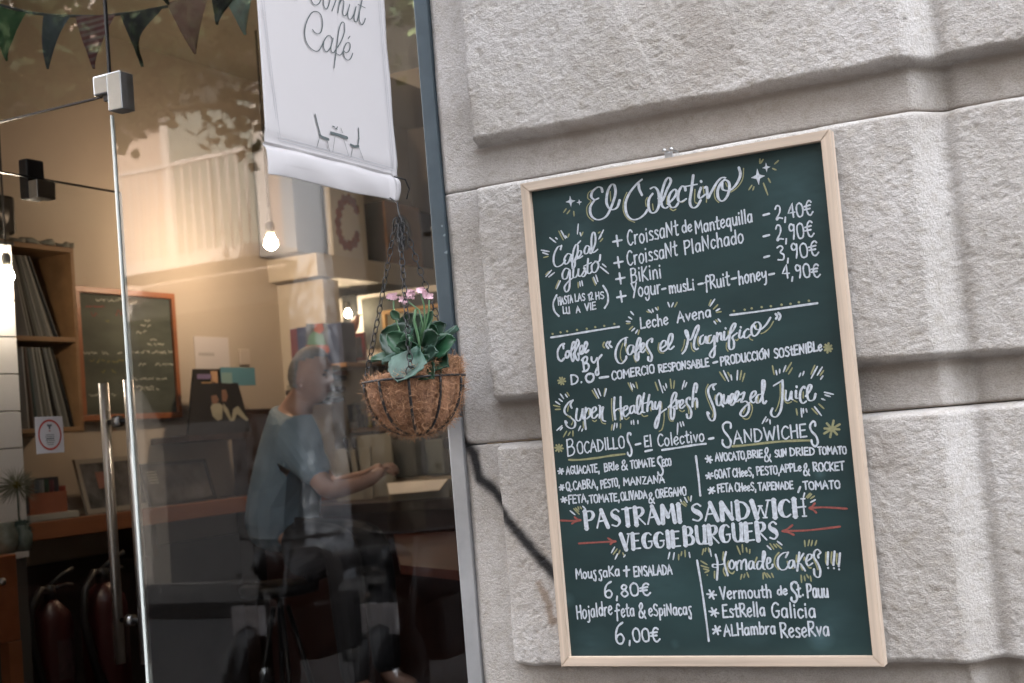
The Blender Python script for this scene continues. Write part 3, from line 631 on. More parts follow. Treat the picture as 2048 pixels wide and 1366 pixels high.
trace(8, ('245,140 265,230 258,378;345,115 328,210 362,338;262,262 222,258 222,232 270,235 305,232 335,218;395,195 375,230 385,270 410,272 425,232 405,195 392,192;440,210 450,285;447,235 470,195 490,210 490,275;490,230 520,185 535,200 540,280;600,200 575,205 560,250 575,280 600,250 605,205 610,265 625,275;'
 '690,205 655,205 640,250 655,280 685,250 715,160 715,115 700,110 695,180 700,265 720,280;735,230 765,210 765,175 745,170 733,230 750,275 785,260 790,235;938,118 915,165;936,118 890,125 845,170 840,240 870,282 910,280 938,248;985,190 955,200 940,240 955,270 985,240 990,195 1002,260;1045,120 1025,292;1085,130 1035,215 1060,230 1100,292;'
 '1115,205 1160,170 1160,140 1130,140 1110,200 1130,245 1172,220;1250,120 1225,145 1228,168;1250,118 1220,90 1190,110 1185,160 1220,220 1245,290 1240,345 1215,355 1190,330 1185,280;1320,118 1313,235;1320,266 1321,268;1382,110 1370,238;1375,269 1376,271;1433,128 1422,250;1425,279 1426,281'), 3.6)
trace(8, '320,115 312,190;235,300 235,362;325,265 320,300 340,340;370,200 355,240 372,300 405,320 425,300;488,210 495,265;640,165 622,215;635,240 640,265;700,262 712,280;850,120 815,165 808,230 845,280;930,205 945,255;965,262 985,270;1020,145 1015,210;1060,250 1075,285;1095,165 1090,190;1120,225 1135,262 1155,265;1185,130 1175,160 1200,220 1222,280;1300,118 1297,210 1312,232;1355,115 1348,200 1360,228;1405,130 1400,210 1415,235', 3.0, 'yellow', mode='even')

# first block
for y, yr in ((790, 0), (937, 0), (1048, 0), (1170, 0)):
    pass
for (x, y) in ((700, 792), (708, 938), (720, 1048), (727, 1172)): trace(1, f'{x-30},{y+6} {x+30},{y-6};{x-6},{y-36} {x+4},{y+36}', 3.9, mode='even')
text(1, 'CroissaNt', 770, 822, 1118, 752, 100); text(1, 'de', 1143, 738, 1212, 724, 78); text(1, 'Mantequilla', 1233, 742, 1625, 662, 88)
text(1, 'CroissaNt', 768, 958, 1112, 892, 100); text(1, 'PlaNchado', 1160, 885, 1565, 800, 92); text(1, 'BiKini', 795, 1080, 1003, 1040, 98)
text(1, 'Yogur', 800, 1178, 998, 1148, 92); trace(1, '1005,1122 1030,1116', 3.9, mode='even'); text(1, 'musLi', 1055, 1148, 1228, 1124, 82); trace(1, '1253,1088 1285,1082', 3.9, mode='even')
text(1, 'fRuit', 1300, 1122, 1468, 1092, 90); trace(1, '1480,1052 1512,1044', 3.9, mode='even'); text(2, 'honey', 335, 1090, 525, 1050, 88); trace(2, '540,1022 575,1015', 3.9, mode='even')
for y in (612, 757, 900): trace(2, f'{502 if y<800 else 507},{y+4} {542},{y-6}', 3.9, mode='even')
text(2, '2,40€', 585, 648, 843, 612, 98); text(2, '2,90€', 590, 795, 850, 762, 104); text(2, '3,90€', 600, 925, 882, 890, 100); text(2, '4,90€', 632, 1048, 892, 1035, 92)
text(1, 'HASTA', 297, 1232, 397, 1212, 52, 3.3); text(1, 'LAS', 412, 1206, 480, 1198, 50, 3.3); text(1, '12', 502, 1200, 537, 1193, 50, 3.3); text(1, 'HS', 552, 1194, 610, 1184, 48, 3.3)
text(1, 'LU', 330, 1290, 376, 1286, 46, 3.3); text(1, 'A', 420, 1285, 447, 1281, 46, 3.3); text(1, 'VIE', 480, 1270, 556, 1256, 48, 3.3)
trace(1, '285,1162 262,1215 270,1270 300,1305;603,1098 632,1150 635,1210 613,1250', 3.9, mode='even')
text(3, 'Leche', 1080, 185, 1352, 135, 108, 4.1, jit=.02); text(3, 'Avena', 1440, 124, 1770, 66, 108, 4.1)
trace(3, '205,268 380,242 600,205 870,163', 3.8, mode='even'); trace(2, '275,1298 450,1276 870,1217', 3.8, mode='even')
k = Ink(bplane, NRM)
for c, L in ((3, ((220, 232), (297, 217), (362, 207), (458, 194), (553, 182), (636, 166), (724, 154), (822, 135))), (2, ((300, 1270), (373, 1261), (421, 1252), (489, 1243), (552, 1237), (625, 1227), (686, 1221), (743, 1210), (812, 1200)))):
    for p in L: a = px(c, p); k.ribbon([a, a+[.6, .3]], [2.1*MPP]*2)
tag(k.build('flourish', M['marker_yellow'], board), kind='stuff')
trace(3, '335,330 300,345 272,400 275,465 305,498 335,470;325,345 328,375;375,400 352,415 350,460 370,462 385,425 375,400 400,400 440,340 430,310 412,340 400,420 405,470 420,500 430,470 425,435 455,380 480,320 462,290 445,350 440,420 450,470 470,490 478,455 470,425;480,425 515,390 515,350 495,355 485,400 500,430 530,405 560,340 550,310 535,330 528,390 545,415 572,392', 4.3, mode='even')
trace(3, '515,475 530,590;505,490 540,455 560,470 550,505 520,520;520,525 560,520 575,555 555,590 515,600;600,460 605,500 630,510 655,470;700,438 665,490 665,570 670,620 650,635 640,605 655,570', 4.2, mode='even')
aster(3, 310, 692, 38, 'yellow'); aster(4, 1347, 370, 44, 'yellow', 4, 4); aster(3, 283, 1347, 40, 'yellow'); aster(4, 1385, 1160, 84, 'yellow', 4, 4.2)
text(3, 'D.', 402, 726, 515, 708, 86, 4.4); trace(3, '590,622 560,630 545,665 565,700 600,698 622,665 615,630 590,620', 4.6, mode='even'); trace(3, '680,662 765,650', 4.4, mode='even')
text(3, 'COMERC¡O', 800, 682, 1218, 612, 80, 4.1); text(3, 'RESPONSABLE', 1258, 610, 1750, 548, 76, 4.0); trace(4, '228,515 268,504', 4.2, mode='even')
text(4, 'PRODUCCIÓN', 300, 542, 780, 466, 84, 4.0); text(4, 'SOStENIBLe', 822, 474, 1292, 392, 90, 4.0)
text(5, 'B', 300, 288, 390, 268, 178, 3.8, jit=.0); text(5, 'OCADILLO', 412, 262, 930, 190, 128, 3.7, jit=.03); trace(5, '992,52 985,32 960,45 960,110 995,190 1003,250 985,284 965,270 958,245', 3.9, mode='even')
trace(5, '1045,160 1100,148;1845,98 1897,90', 3.9, mode='even'); text(5, 'El', 1145, 186, 1225, 176, 118, 3.7, jit=.0); text(5, 'Colectivo', 1290, 182, 1800, 118, 130, 3.7, jit=.02)
trace(5, '1150,234 1225,217;1335,219 1500,195 1680,165 1812,150', 3.9, mode='even'); trace(5, '318,326 440,325 620,305 780,280 927,263', 4.0, 'yellow', mode='even')
trace(4, '398,1150 395,1105 355,1095 322,1125 330,1175 375,1235 400,1285 385,1335 345,1335 318,1300 318,1270', 4.0, mode='even'); text(4, 'ANDWICHE', 430, 1302, 1145, 1236, 128, 3.8, jit=.03)
trace(4, '1222,1130 1220,1095 1195,1090 1172,1130 1185,1180 1230,1230 1248,1290 1225,1330 1195,1310 1185,1270', 4.0, mode='even'); trace(4, '185,1258 230,1247', 4, mode='even'); trace(4, '415,1330 560,1318 800,1290 1000,1276 1168,1273', 4.2, 'yellow', mode='even')
aster(5, 228, 450, 30, n=3); text(5, 'AGUACATE,', 290, 486, 655, 458, 84, 3.6); text(5, 'BRIe', 706, 452, 862, 430, 84, 3.6); text(5, '&', 893, 440, 962, 425, 112, 3.6); text(5, 'TOMATE', 992, 424, 1258, 392, 84, 3.6)
trace(5, '1330,302 1315,290 1290,310 1290,350 1325,400 1345,450 1330,492 1300,488 1290,460', 3.8, mode='even'); text(5, 'ECO', 1338, 398, 1437, 385, 78, 3.6)
aster(5, 238, 628, 30, n=3); text(5, 'Q.CABRA,', 288, 660, 640, 628, 92, 3.6); text(5, 'PESTO,', 668, 640, 875, 610, 88, 3.6); text(5, 'MANZANA', 915, 606, 1365, 576, 80, 3.6)
aster(5, 262, 762, 34, n=3); text(5, 'FETA,', 315, 806, 535, 782, 88, 3.6); text(5, 'TOMATE,', 545, 800, 875, 772, 84, 3.6); text(5, 'OLIVADA', 888, 772, 1175, 742, 88, 3.6); text(5, '&', 1190, 798, 1256, 790, 118, 3.6); text(5, 'OREGANO', 1268, 742, 1602, 708, 92, 3.6)
trace(6, '65,285 80,400 95,520 113,715', 4.2, mode='even')
for p in ((207, 320), (213, 500), (236, 660)): aster(6, *p, 40, n=3)
text(6, 'AVOCATO,', 280, 342, 625, 318, 88, 3.6); text(6, 'BRIE', 632, 310, 800, 296, 78, 3.6); text(6, '&', 815, 350, 892, 335, 150, 3.6); text(6, 'SUN', 930, 298, 1060, 284, 76, 3.6); text(6, 'DRIED', 1096, 280, 1366, 268, 80, 3.6); text(6, 'TOMATO', 1402, 268, 1714, 256, 82, 3.6)
text(6, 'GOAT', 272, 530, 445, 512, 92, 3.6); text(6, 'CHeeS,', 470, 515, 700, 498, 92, 3.6); text(6, 'PESTO,', 732, 494, 985, 478, 88, 3.6); text(6, 'APPLe', 990, 462, 1220, 446, 84, 3.6); text(6, '&', 1242, 504, 1312, 490, 130, 3.6); text(6, 'ROCKET', 1348, 452, 1690, 438, 92, 3.6)
text(6, 'FETA', 305, 684, 470, 666, 88, 3.6); text(6, 'CHeeS,', 495, 672, 728, 658, 90, 3.6); text(6, 'TAPENADE', 748, 660, 1132, 642, 82, 3.6); trace(6, '1205,622 1182,680', 3.8, mode='even'); text(6, 'TOMATO', 1240, 652, 1645, 636, 86, 3.7)
text(5, 'PASTRAMI', 497, 1078, 1550, 1000, 188, 9.0, bold=True, jit=.0, track=3); text(6, 'SANDWICH', 20, 998, 1268, 940, 190, 9.0, bold=True, jit=.0, track=3)
text(5, 'VEGGIE', 893, 1308, 1545, 1272, 168, 8.6, bold=True, jit=.0, track=3); text(6, 'BURGUERS', -55, 1258, 965, 1190, 192, 9.0, bold=True, jit=.0, track=3)
trace(5, '222,988 345,992 445,985;378,952 410,975 445,985;445,985 390,1000 350,1023;425,1240 620,1228 828,1217;745,1182 790,1208 828,1217;828,1217 795,1228 770,1248', 3.7, 'red', mode='even')
trace(6, '1715,860 1480,845 1305,852;1365,800 1335,835 1305,852;1305,852 1350,875 1380,903;1640,1055 1300,1095 1010,1105;1120,1040 1060,1085 1010,1105;1010,1105 1080,1120 1135,1145', 3.7, 'red', mode='even')
text(7, 'Mouß', 345, 372, 540, 355, 94, 4.0); text(7, 'ßaKa', 560, 356, 765, 340, 94, 4.0); trace(7, '800,292 855,284;825,252 828,346', 4.0, mode='even'); text(7, 'ENSALADA', 900, 350, 1265, 326, 92, 4.0)
text(7, '6', 615, 550, 700, 545, 142, 4.6, jit=0); text(7, ',80€', 722, 548, 1060, 522, 118, 4.6)
text(7, 'Hojaldre', 355, 752, 695, 712, 125, 4.0); text(7, 'f', 722, 742, 770, 740, 122, 4.2); text(7, 'eta', 778, 738, 905, 722, 120, 4.0); text(7, '&', 945, 748, 1015, 742, 140, 4.2); text(7, 'eSpiNacaß', 1040, 726, 1450, 712, 112, 4.0)
text(7, '6', 722, 990, 815, 985, 190, 4.8, jit=0); text(7, ',00€', 845, 968, 1150, 970, 132, 4.6)
trace(8, '68,195 110,440 150,720 180,963', 4.0, mode='even')
for p in ((207, 520), (228, 690), (255, 860)): aster(8, *p, 44, n=3)
text(8, 'Vermouth', 290, 562, 782, 545, 112, 4.2); text(8, 'de', 835, 526, 932, 518, 78, 4.2); trace(8, '1020,412 995,400 968,425 975,470 1015,520 1022,565 1000,592 972,575 970,548', 4.4, mode='even'); text(8, 't.', 1025, 545, 1090, 532, 122, 4.2); text(8, 'Pauu', 1122, 552, 1325, 542, 134, 4.2)
text(8, 'EstRella', 315, 742, 722, 722, 125, 4.2); text(8, 'Galicia', 785, 742, 1205, 738, 138, 4.2); text(8, 'ALHambra', 328, 918, 822, 892, 112, 4.2); text(8, 'ReseRva', 868, 930, 1335, 912, 136, 4.2)
star(1, 380, 522, 40); star(1, 440, 528, 22); star(2, 465, 354, 58); star(2, 522, 290, 34)
ticks(1, 'y350,573,332,598 y375,583,356,607 y402,590,404,622 w238,770,280,803 w278,770,290,780 y300,725,330,785 w315,722,345,775 w345,758,355,770 y370,745,362,766 w433,677,427,745 w445,735,452,758 y465,732,455,756 y570,738,583,730 w605,718,572,780 w590,755,575,776 y600,775,582,797 w180,855,235,865 w190,872,228,885 y197,905,228,897 w212,1035,250,992 w232,1038,270,1008 y210,1022,232,1000 y300,1062,277,1115 w310,1065,285,1120 y432,1075,433,1112 w443,1070,447,1102 w457,1065,463,1098 y530,1045,550,1095 w538,1040,557,1085 w553,1025,567,1070 w585,970,640,1015 w598,950,623,970 y900,1273,920,1280 w912,1262,935,1283 w938,1258,945,1277 w960,1248,973,1265 y977,1243,980,1262 w1045,1212,1057,1243 w1082,1215,1070,1243 y1108,1212,1092,1243 y1340,1195,1325,1232 w1365,1190,1333,1238')
ticks(2, 'y190,1228,160,1258 w203,1255,178,1270 y213,1275,180,1280 y478,232,477,263 y500,235,483,262 y605,243,578,267 y565,297,588,307 y535,365,550,393 y502,397,532,478 y423,412,402,443 y437,422,430,445')
ticks(3, 'w983,15,1012,48 w962,68,995,90 w940,110,978,115 y942,133,978,130 y1003,160,970,192 w1022,178,992,205 w1050,195,1030,228 y1067,197,1055,240 w297,820,330,865 w345,822,365,850 y362,805,383,838 w283,867,317,893 w250,893,293,922 y230,930,293,945 y248,970,298,968 w313,1128,262,1175 w317,1145,295,1172 y358,1183,327,1238 y393,1190,372,1225 y420,1180,420,1230 w495,1133,473,1178 w515,1160,505,1183 y608,785,655,862 w628,770,673,860 w665,770,692,838 y735,765,722,840 w745,768,727,842 y958,712,1000,792 w980,712,1000,775 w1003,723,1022,755 y1035,705,1050,765 y1222,705,1250,785 w1257,682,1297,808 w1300,743,1320,783 w1325,718,1335,760 y1370,675,1380,765 y1410,690,1402,765 w1508,690,1485,772 w1530,708,1512,752 y803,1120,795,1172 w828,1105,815,1172 w850,1105,847,1148 y885,1110,883,1155 w990,1083,990,1115 w1010,1075,1015,1118 w1053,1078,1055,1110 w1443,1105,1438,1215 w1465,1095,1478,1138 w1490,1090,1503,1130')
ticks(4, 'w235,110,255,138 y253,97,270,115 w275,88,298,115 y290,605,345,688 w328,592,377,695 y370,608,395,655 w400,635,408,683 w465,590,460,683 y503,592,488,680 y535,618,512,697 y805,545,822,630 w840,590,848,633 w875,578,875,617 w935,543,912,603 y990,513,937,600 y998,565,962,625 w1080,617,1065,652 w1112,600,1100,638 y1218,540,1180,628 w1243,552,1183,665 w1290,558,1242,637 y1303,592,1270,638 w1297,643,1275,675 w1312,802,1400,823 w1318,828,1370,845 w1285,865,1317,878 y1258,917,1308,962 y1190,960,1245,1018 w1215,943,1283,1030 w1133,965,1142,997 w1105,963,1108,1005 w1085,960,1092,1043 y1038,965,1047,1025 w742,1043,705,1108 w760,1065,742,1090 w780,1072,783,1113')
ticks(5, 'w330,882,383,925 y370,860,430,920 y388,852,425,890 y415,838,427,868 y440,838,455,862 w468,833,500,865 w1535,760,1555,808 y1545,790,1595,835 y1570,780,1605,820 w1582,738,1610,790 y1620,730,1632,770 w1655,720,1647,778')
ticks(6, 'w1253,688,1240,735 y1315,690,1270,735 y1330,700,1285,745 y1360,722,1318,750 w1370,762,1318,790')
ticks(7, 'w713,68,682,123 y737,85,700,137 y765,98,750,135 w742,132,718,183 y792,122,803,148 w813,143,800,162 w1240,118,1225,180 w1283,122,1272,187 y1325,138,1325,190 y1355,112,1348,150 y1385,98,1388,160 w1425,118,1433,167 y1563,85,1550,140 y1585,78,1577,110 y1610,75,1615,115 w1622,85,1637,155')
ticks(8, 'y450,58,482,138 y500,45,505,118 y538,75,545,115 y572,90,570,130 w738,55,775,90 y765,35,802,88 y800,40,828,72 y825,38,875,82 w835,12,880,47 y1095,5,1100,62 y1140,0,1128,55 y1170,5,1158,55 y1210,5,1195,50 y105,200,165,235 y107,245,180,267 y130,275,182,288 y145,310,182,295 y165,333,167,337 y525,325,515,360 y495,330,485,375 y545,310,562,355 y700,315,700,372 y712,312,740,360 y735,318,770,360 y780,318,798,357 y1062,335,1067,405 y1093,345,1100,390 y1115,330,1133,362 y1150,345,1158,392')
# ================================================================== hanging banner at a right angle to the facade
XB = -1.33
e0, e1 = at_side(505, 0, XB), at_side(545.5, 352, XB); i0, i1 = at_side(769, 0, XB), at_side(803, 385, XB)
YO, YI = float((e0[1]+e1[1])/2), float((i0[1]+i1[1])/2); ZB = float(at_side(545.5, 352, XB)[2])+.002; ZBT = 2.72
bann = thing('cafe_banner', 'white fabric banner with cafe lettering hanging from an arm beside the pier', 'banner', (XB, YI, ZB))
cl = bpy.data.materials.new('banner_cloth'); cl.use_nodes = True
n, l = cl.node_tree.nodes, cl.node_tree.links; b = n['Principled BSDF']; b.inputs['Base Color'].default_value = (.60, .585, .605, 1); b.inputs['Roughness'].default_value = .75
t = n.new('ShaderNodeBsdfTranslucent'); t.inputs[0].default_value = (.5, .49, .5, 1); mx = n.new('ShaderNodeMixShader'); mx.inputs[0].default_value = .28
l.new(b.outputs[0], mx.inputs[1]); l.new(t.outputs[0], mx.inputs[2]); l.new(mx.outputs[0], n['Material Output'].inputs[0])
tc = n.new('ShaderNodeTexCoord'); ns = n.new('ShaderNodeTexNoise'); ns.inputs['Scale'].default_value = 500; l.new(tc.outputs['Object'], ns.inputs['Vector'])
bp = n.new('ShaderNodeBump'); bp.inputs['Strength'].default_value = .25; bp.inputs['Distance'].default_value = .0005; l.new(ns.outputs[0], bp.inputs['Height']); l.new(bp.outputs[0], b.inputs['Normal'])
M['cloth'] = cl
HEM = .054
def cloth_x(y, z):                                   # gentle billow, a puckered rod pocket at the bottom
    s = (y-YO)/(YI-YO); d = z-ZB
    w = .0035*math.sin(s*4+z*3)+.0015*math.sin(z*7-s*3)
    if d < HEM:
        t = d/HEM; w += .0055*math.sin(math.pi*t)**.8*(1+.10*math.sin(s*11))*min(1, s/.10)+.0012*math.sin(s*17+t*4)
        w -= .005*math.exp(-((t-1)/.12)**2)
    w += .006*math.exp(-((d-HEM-.006)/.012)**2)*(-.5)
    if s > .9 and d < .11: w += .006*math.sin((s-.9)*60)*(1-d/.11)
    return w
ny, nz = 60, 190; vs, fs = [], []
zs = list(np.linspace(ZB, ZB+.13, 60))+list(np.linspace(ZB+.13, ZBT, 60))[1:]
for z in zs:
    for j in range(ny+1):
        s = j/ny; y = YO+(YI-YO)*s+.0015*math.sin(z*40)*(s > .97); zz = z
        if z < ZB+.02: zz += .0015*math.sin(s*9)+(.006*max(0, (s-.93)/.07)**2)*(1-(z-ZB)/.02)
        vs.append((XB+cloth_x(y, z), y, zz))
for i in range(len(zs)-1):
    for j in range(ny): a = i*(ny+1)+j; fs.append((a, a+1, a+ny+2, a+ny+1))
cloth = raw('banner_cloth', vs, fs, M['cloth'], bann, True)
sm_ = cloth.modifiers.new('thick', 'SOLIDIFY'); sm_.thickness = .0006; sm_.offset = -1
M['print_ink'] = mat('print_ink', (.085, .105, .11), .7)
M['print_line'] = mat('print_line', (.36, .37, .40), .7)
def cplane(u, v):
    p = at_side(u, v, XB); p = at_side(u, v, XB+cloth_x(p[1], p[2])); return p
NB = (1, 0, 0)
def btrace(c, s, w, mt, mode='brush', smooth=True, name='lettering'):
    return trace(c, s, w, None, smooth, mode, cplane, NB, .0018, bann, name, mt=M[mt], mpp=.00088)
btrace(9, ('540,510 580,560 640,580 690,530 710,400 690,280 640,215 570,200 500,250 430,400 405,540 420,680 480,800 580,875 650,860 710,760 735,700 790,620 840,615 872,660;'
  '735,700 725,800 760,880 800,875 850,800 890,660;890,660 855,800 860,880 895,905 930,860 1020,720 1080,560 1085,420 1050,380 1010,440 975,600 940,900 905,1160;950,920 1000,945 1040,920 1070,870 1110,905 1160,870 1185,790 1165,735 1120,740 1075,830 1070,920 1090,990 1140,1030 1190,1000 1225,915;1145,662 1178,622'), 3.0, 'print_ink')
btrace(9, ('500,-60 515,0 550,70 600,90 650,60 680,0 690,-60;725,-60 725,0 730,100 770,160 810,100 835,0 850,-60;955,-60 940,0 870,188;1040,-60 1005,20 970,220;1000,70 1030,10 1070,20 1070,100 1055,220 1080,275 1130,230 1175,75 1140,220 1150,310 1190,330 1240,260 1285,110 1250,270 1255,350 1275,370 1310,330 1395,-40;'
  '1395,-40 1350,150 1335,330 1360,400 1385,425 1420,380 1440,320;1315,78 1440,140;235,-20 255,-2 285,-10'), 3.0, 'print_ink')
for s in ('133,0 188,455 245,912', '148,0 200,450 255,896', '245,912 620,1012 998,1115', '255,896 620,992 985,1095', '892,0 940,560 985,1095', '903,0 951,560 998,1115'):
    btrace(10, s, 1.1, 'print_line', 'even', False, 'border_line')
def ic(nm, s, w): btrace(10, s, w, 'print_ink', 'even', False, nm)
ic('printed_chair', '483,745 495,800 515,872', 3.6); ic('printed_chair', '513,880 530,893 570,908', 5.2)
ic('printed_chair', '512,895 493,960', 1.3); ic('printed_chair', '560,915 577,985', 1.3)
ic('printed_table', '585,865 640,880 692,898', 6); ic('printed_table', '612,888 597,988', 1.1); ic('printed_table', '668,905 700,1015', 1.1)
ic('printed_chair', '765,835 768,900 760,945', 3.6); ic('printed_chair', '713,942 740,955 765,952', 5.2)
ic('printed_chair', '727,965 715,1022', 1.3); ic('printed_chair', '767,960 797,1040', 1.3)
ic('printed_cup', '596,822 610,828;614,836 626,842;620,840 628,826', 2.4); ic('printed_bottle', '650,835 655,850 662,865', 1.6)
tube('banner_rod', [(XB-.003, YO+.02, ZB+.028), (XB-.003, YI-.02, ZB+.028)], .002, M['steel'], bann)
tube('banner_arm', [(XB, YO-.02, ZBT-.015), (XB, .0, ZBT-.015), (XB, .02, ZBT-.015)], .008, M['black_metal'], bann)
zk = float(at_side(797, 362, XB)[2])
tube('banner_tie', [(XB+.006, YI-.03, zk+.004), (XB+.016, YI-.006, zk+.0), (XB+.014, YI+.010, zk-.016), (XB+.004, YI+.014, zk-.034)], .0016, M['black_metal'], bann, 6)

# ================================================================== hanging basket
YBK = -.122
bc = at_depth(828, 759, YBK); RB = float(at_depth(930, 742, YBK)[0]-at_depth(725, 778, YBK)[0])/2; bc = np.array([bc[0], YBK, bc[2]]); RB = 102.5/FOC*float((bc-CAM) @ (WM @ [0, 0, 1]))
DEP = float(bc[2]-at_depth(833, 872, YBK)[2])-.003
bask = thing('hanging_basket', 'black wire hanging basket lined with brown coir on three chains', 'basket', tuple(bc))
M['coir'] = mat('coir', (.215, .105, .06), .95, var=.5, vscale=45, bump=1., bscale=160, bdist=.004, col2=(.36, .185, .105))
M['fibre'] = mat('coir_fibre', (.36, .20, .11), .9, var=.3, vscale=90)
def bowl(r, a, t, dr=0):                             # t: 0 at rim, 1 at bottom
    q = t*math.pi/2; R = (RB-.004+dr)*math.cos(q)**.82; return Vector((bc[0]+R*math.cos(a), bc[1]+R*math.sin(a), bc[2]-DEP*math.sin(q)*(1+dr*3)))
bm = bmesh.new(); NA, NT = 120, 46; rows = []
for i in range(NT+1):
    t = i/NT
    rows.append([bm.verts.new(bowl(0, 2*math.pi*j/NA, min(t, .9995), -.004-.0055*math.cos(10*(2*math.pi*j/NA-.12))*math.sin(min(1.6, t*3))+.0045*(fbm(np.array([j*.09]), np.array([i*.13]), 3, 1.3, 3)[0]-.5)*2)) for j in range(NA)])
top_rows = []
for i in range(1, 5):                                # the liner stands up past the rim, higher on the pier side, and folds in
    r2 = []
    for j in range(NA):
        a = 2*math.pi*j/NA; up = (.009+.024*max(0, math.cos(a-.2))**1.0+.008*fbm(np.array([j*.2]), np.array([0.]), 8, 1., 2)[0])
        p = bowl(0, a, 0, -.003-.004*(i/4)**2*2); p.z += up*math.sin(i/4*math.pi*.62)*1.05; p.x -= math.cos(a)*.006*i; p.y -= math.sin(a)*.006*i
        r2.append(bm.verts.new(p))
    top_rows.insert(0, r2)
rows = top_rows+rows
for A, B in zip(rows, rows[1:]):
    for j in range(NA): bm.faces.new((A[j], A[(j+1) % NA], B[(j+1) % NA], B[j]))
liner = from_bm('coir_liner', bm, M['coir'], bask, True)
V, F = [], []
for i in range(8500):                                # loose fibres all over the liner
    a = random.uniform(0, 2*math.pi); onrim = random.random() < .42
    if onrim:
        a = random.gauss(.1, 1.3); up = .008+.028*max(0, math.cos(a-.2)); p = bowl(0, a, 0, random.uniform(-.02, .002)); p.z += random.uniform(0, up)
    else: p = bowl(0, a, random.random()**1.1*.93, .0008)
    out = Vector((math.cos(a), math.sin(a), random.uniform(-.8, 1.3))); d = Vector((random.gauss(0, 1), random.gauss(0, 1), random.gauss(0, .8))).normalized()
    L = random.uniform(.008, .020) if not onrim else random.uniform(.007, .019); w = random.uniform(.00018, .00038)
    d = (d+out*random.uniform(0, .55)).normalized(); bend = Vector((random.gauss(0, 1), random.gauss(0, 1), random.gauss(0, 1)))*.35
    side = d.cross(Vector((random.gauss(0, 1), random.gauss(0, 1), random.gauss(0, 1)))).normalized()*w; b0 = len(V); q = p
    for k in range(5):
        V += [q-side, q+side]; d = (d+bend*.35-out*.10).normalized(); q = q+d*L/4
    F += [(b0+2*k, b0+2*k+1, b0+2*k+3, b0+2*k+2) for k in range(4)]
tag(raw('coir_fibres', V, F, M['fibre'], bask), kind='stuff')
ringp = lambda r, z: [(bc[0]+r*math.cos(a), bc[1]+r*math.sin(a), z) for a in np.linspace(0, 2*math.pi, 65)[:-1]]
tube('rim_wire', ringp(RB, bc[2]), .0022, M['black_metal'], bask, 8, True)
for j in range(10):
    a = 2*math.pi*j/10+.12; tube('wire_rib', [bowl(0, a, t, .003) for t in np.linspace(0, .97, 14)], .0027, M['black_metal'], bask, 6)
tube('base_ring', ringp(RB*.16, bc[2]-DEP-.001), .0016, M['black_metal'], bask, 6, True)
HX, HY, HZ = XB+.003, YI+.0, float(at_side(797, 424, XB)[2])
HX = float(at_depth(797, 424, YBK)[0]); HY = YBK; HZ = float(at_depth(797, 424, YBK)[2])
# link geometry shared by every chain link
bm = bmesh.new(); LL, LW = .0165, .0052
tube_bm(bm, [(LW*math.cos(a)*(1+.0*abs(math.sin(a))), 0, LL*.5*math.sin(a)) for a in np.linspace(0, 2*math.pi, 17)[:-1]], .00112, 6, False, True)
lme = bpy.data.meshes.new('link'); bmesh.ops.recalc_face_normals(bm, faces=bm.faces); bm.to_mesh(lme); bm.free(); lme.shade_smooth(); lme.materials.append(M['black_metal'])
def chain(p0, p1, twist=0):
    p0, p1 = Vector(p0), Vector(p1); n_ = int((p1-p0).length/(LL*.80)); ch = bpy.data.objects.new('chain', None); C.objects.link(ch)
    ch.location = p0; ch.parent = bask; ch.matrix_parent_inverse = bask.matrix_world.inverted(); bpy.context.view_layer.update()
    q = (p1-p0).to_track_quat('Z', 'Y')
    for i in range(n_):
        o = bpy.data.objects.new('link', lme); C.objects.link(o); o.parent = ch
        o.matrix_parent_inverse = ch.matrix_world.inverted()
        t = (i+.5)/n_; pos = p0.lerp(p1, t); pos.z -= .004*math.sin(math.pi*t)
        o.matrix_world = Matrix.Translation(pos) @ q.to_matrix().to_4x4() @ Matrix.Rotation(math.pi/2*(i % 2)+.5+random.uniform(-.2, .2), 4, 'Z') @ Matrix.Rotation(random.uniform(-.12, .12), 4, 'X')
TOPP = (HX, HY, HZ-.012)
for a in (math.radians(188), math.radians(-62), math.radians(62)):
    e = Vector((bc[0]+RB*math.cos(a), bc[1]+RB*math.sin(a), bc[2]+.004)); tp = Vector(TOPP)+Vector((math.cos(a), math.sin(a), 0))*.006
    if a > 3: pass
    chain(tp, e+Vector((0, 0, .014)))
    rr = [(e.x+.009*math.cos(t)*math.cos(a+1.57), e.y+.009*math.cos(t)*math.sin(a+1.57), e.z+.007+.009*math.sin(t)) for t in np.linspace(0, 2*math.pi, 17)[:-1]]
    tube('chain_ring', rr, .0013, M['black_metal'], bask, 6, True)
# knot of spare chain at the top and the wire hook that goes up to the arm
for i in range(16):
    o = bpy.data.objects.new('link', lme); C.objects.link(o); o.parent = bask; o.matrix_parent_inverse = bask.matrix_world.inverted()
    o.matrix_world = Matrix.Translation(Vector(TOPP)+Vector((random.uniform(-.007, .007), random.uniform(-.007, .007), -.006-i*.0030))) @ Matrix.Rotation(random.uniform(0, 6), 4, 'Z') @ Matrix.Rotation(random.uniform(-.7, .7), 4, 'X')
tube('hook', [(HX, HY, HZ-.03), (HX+.004, HY, HZ-.015), (HX, HY, HZ), (HX-.008, HY+.012, HZ+.02), (XB-.022, HY+.03, HZ+.05), (XB-.030, HY+.05, ZBT-.1), (XB-.02, HY+.06, ZBT-.015)], .0016, M['black_metal'], bask, 6)

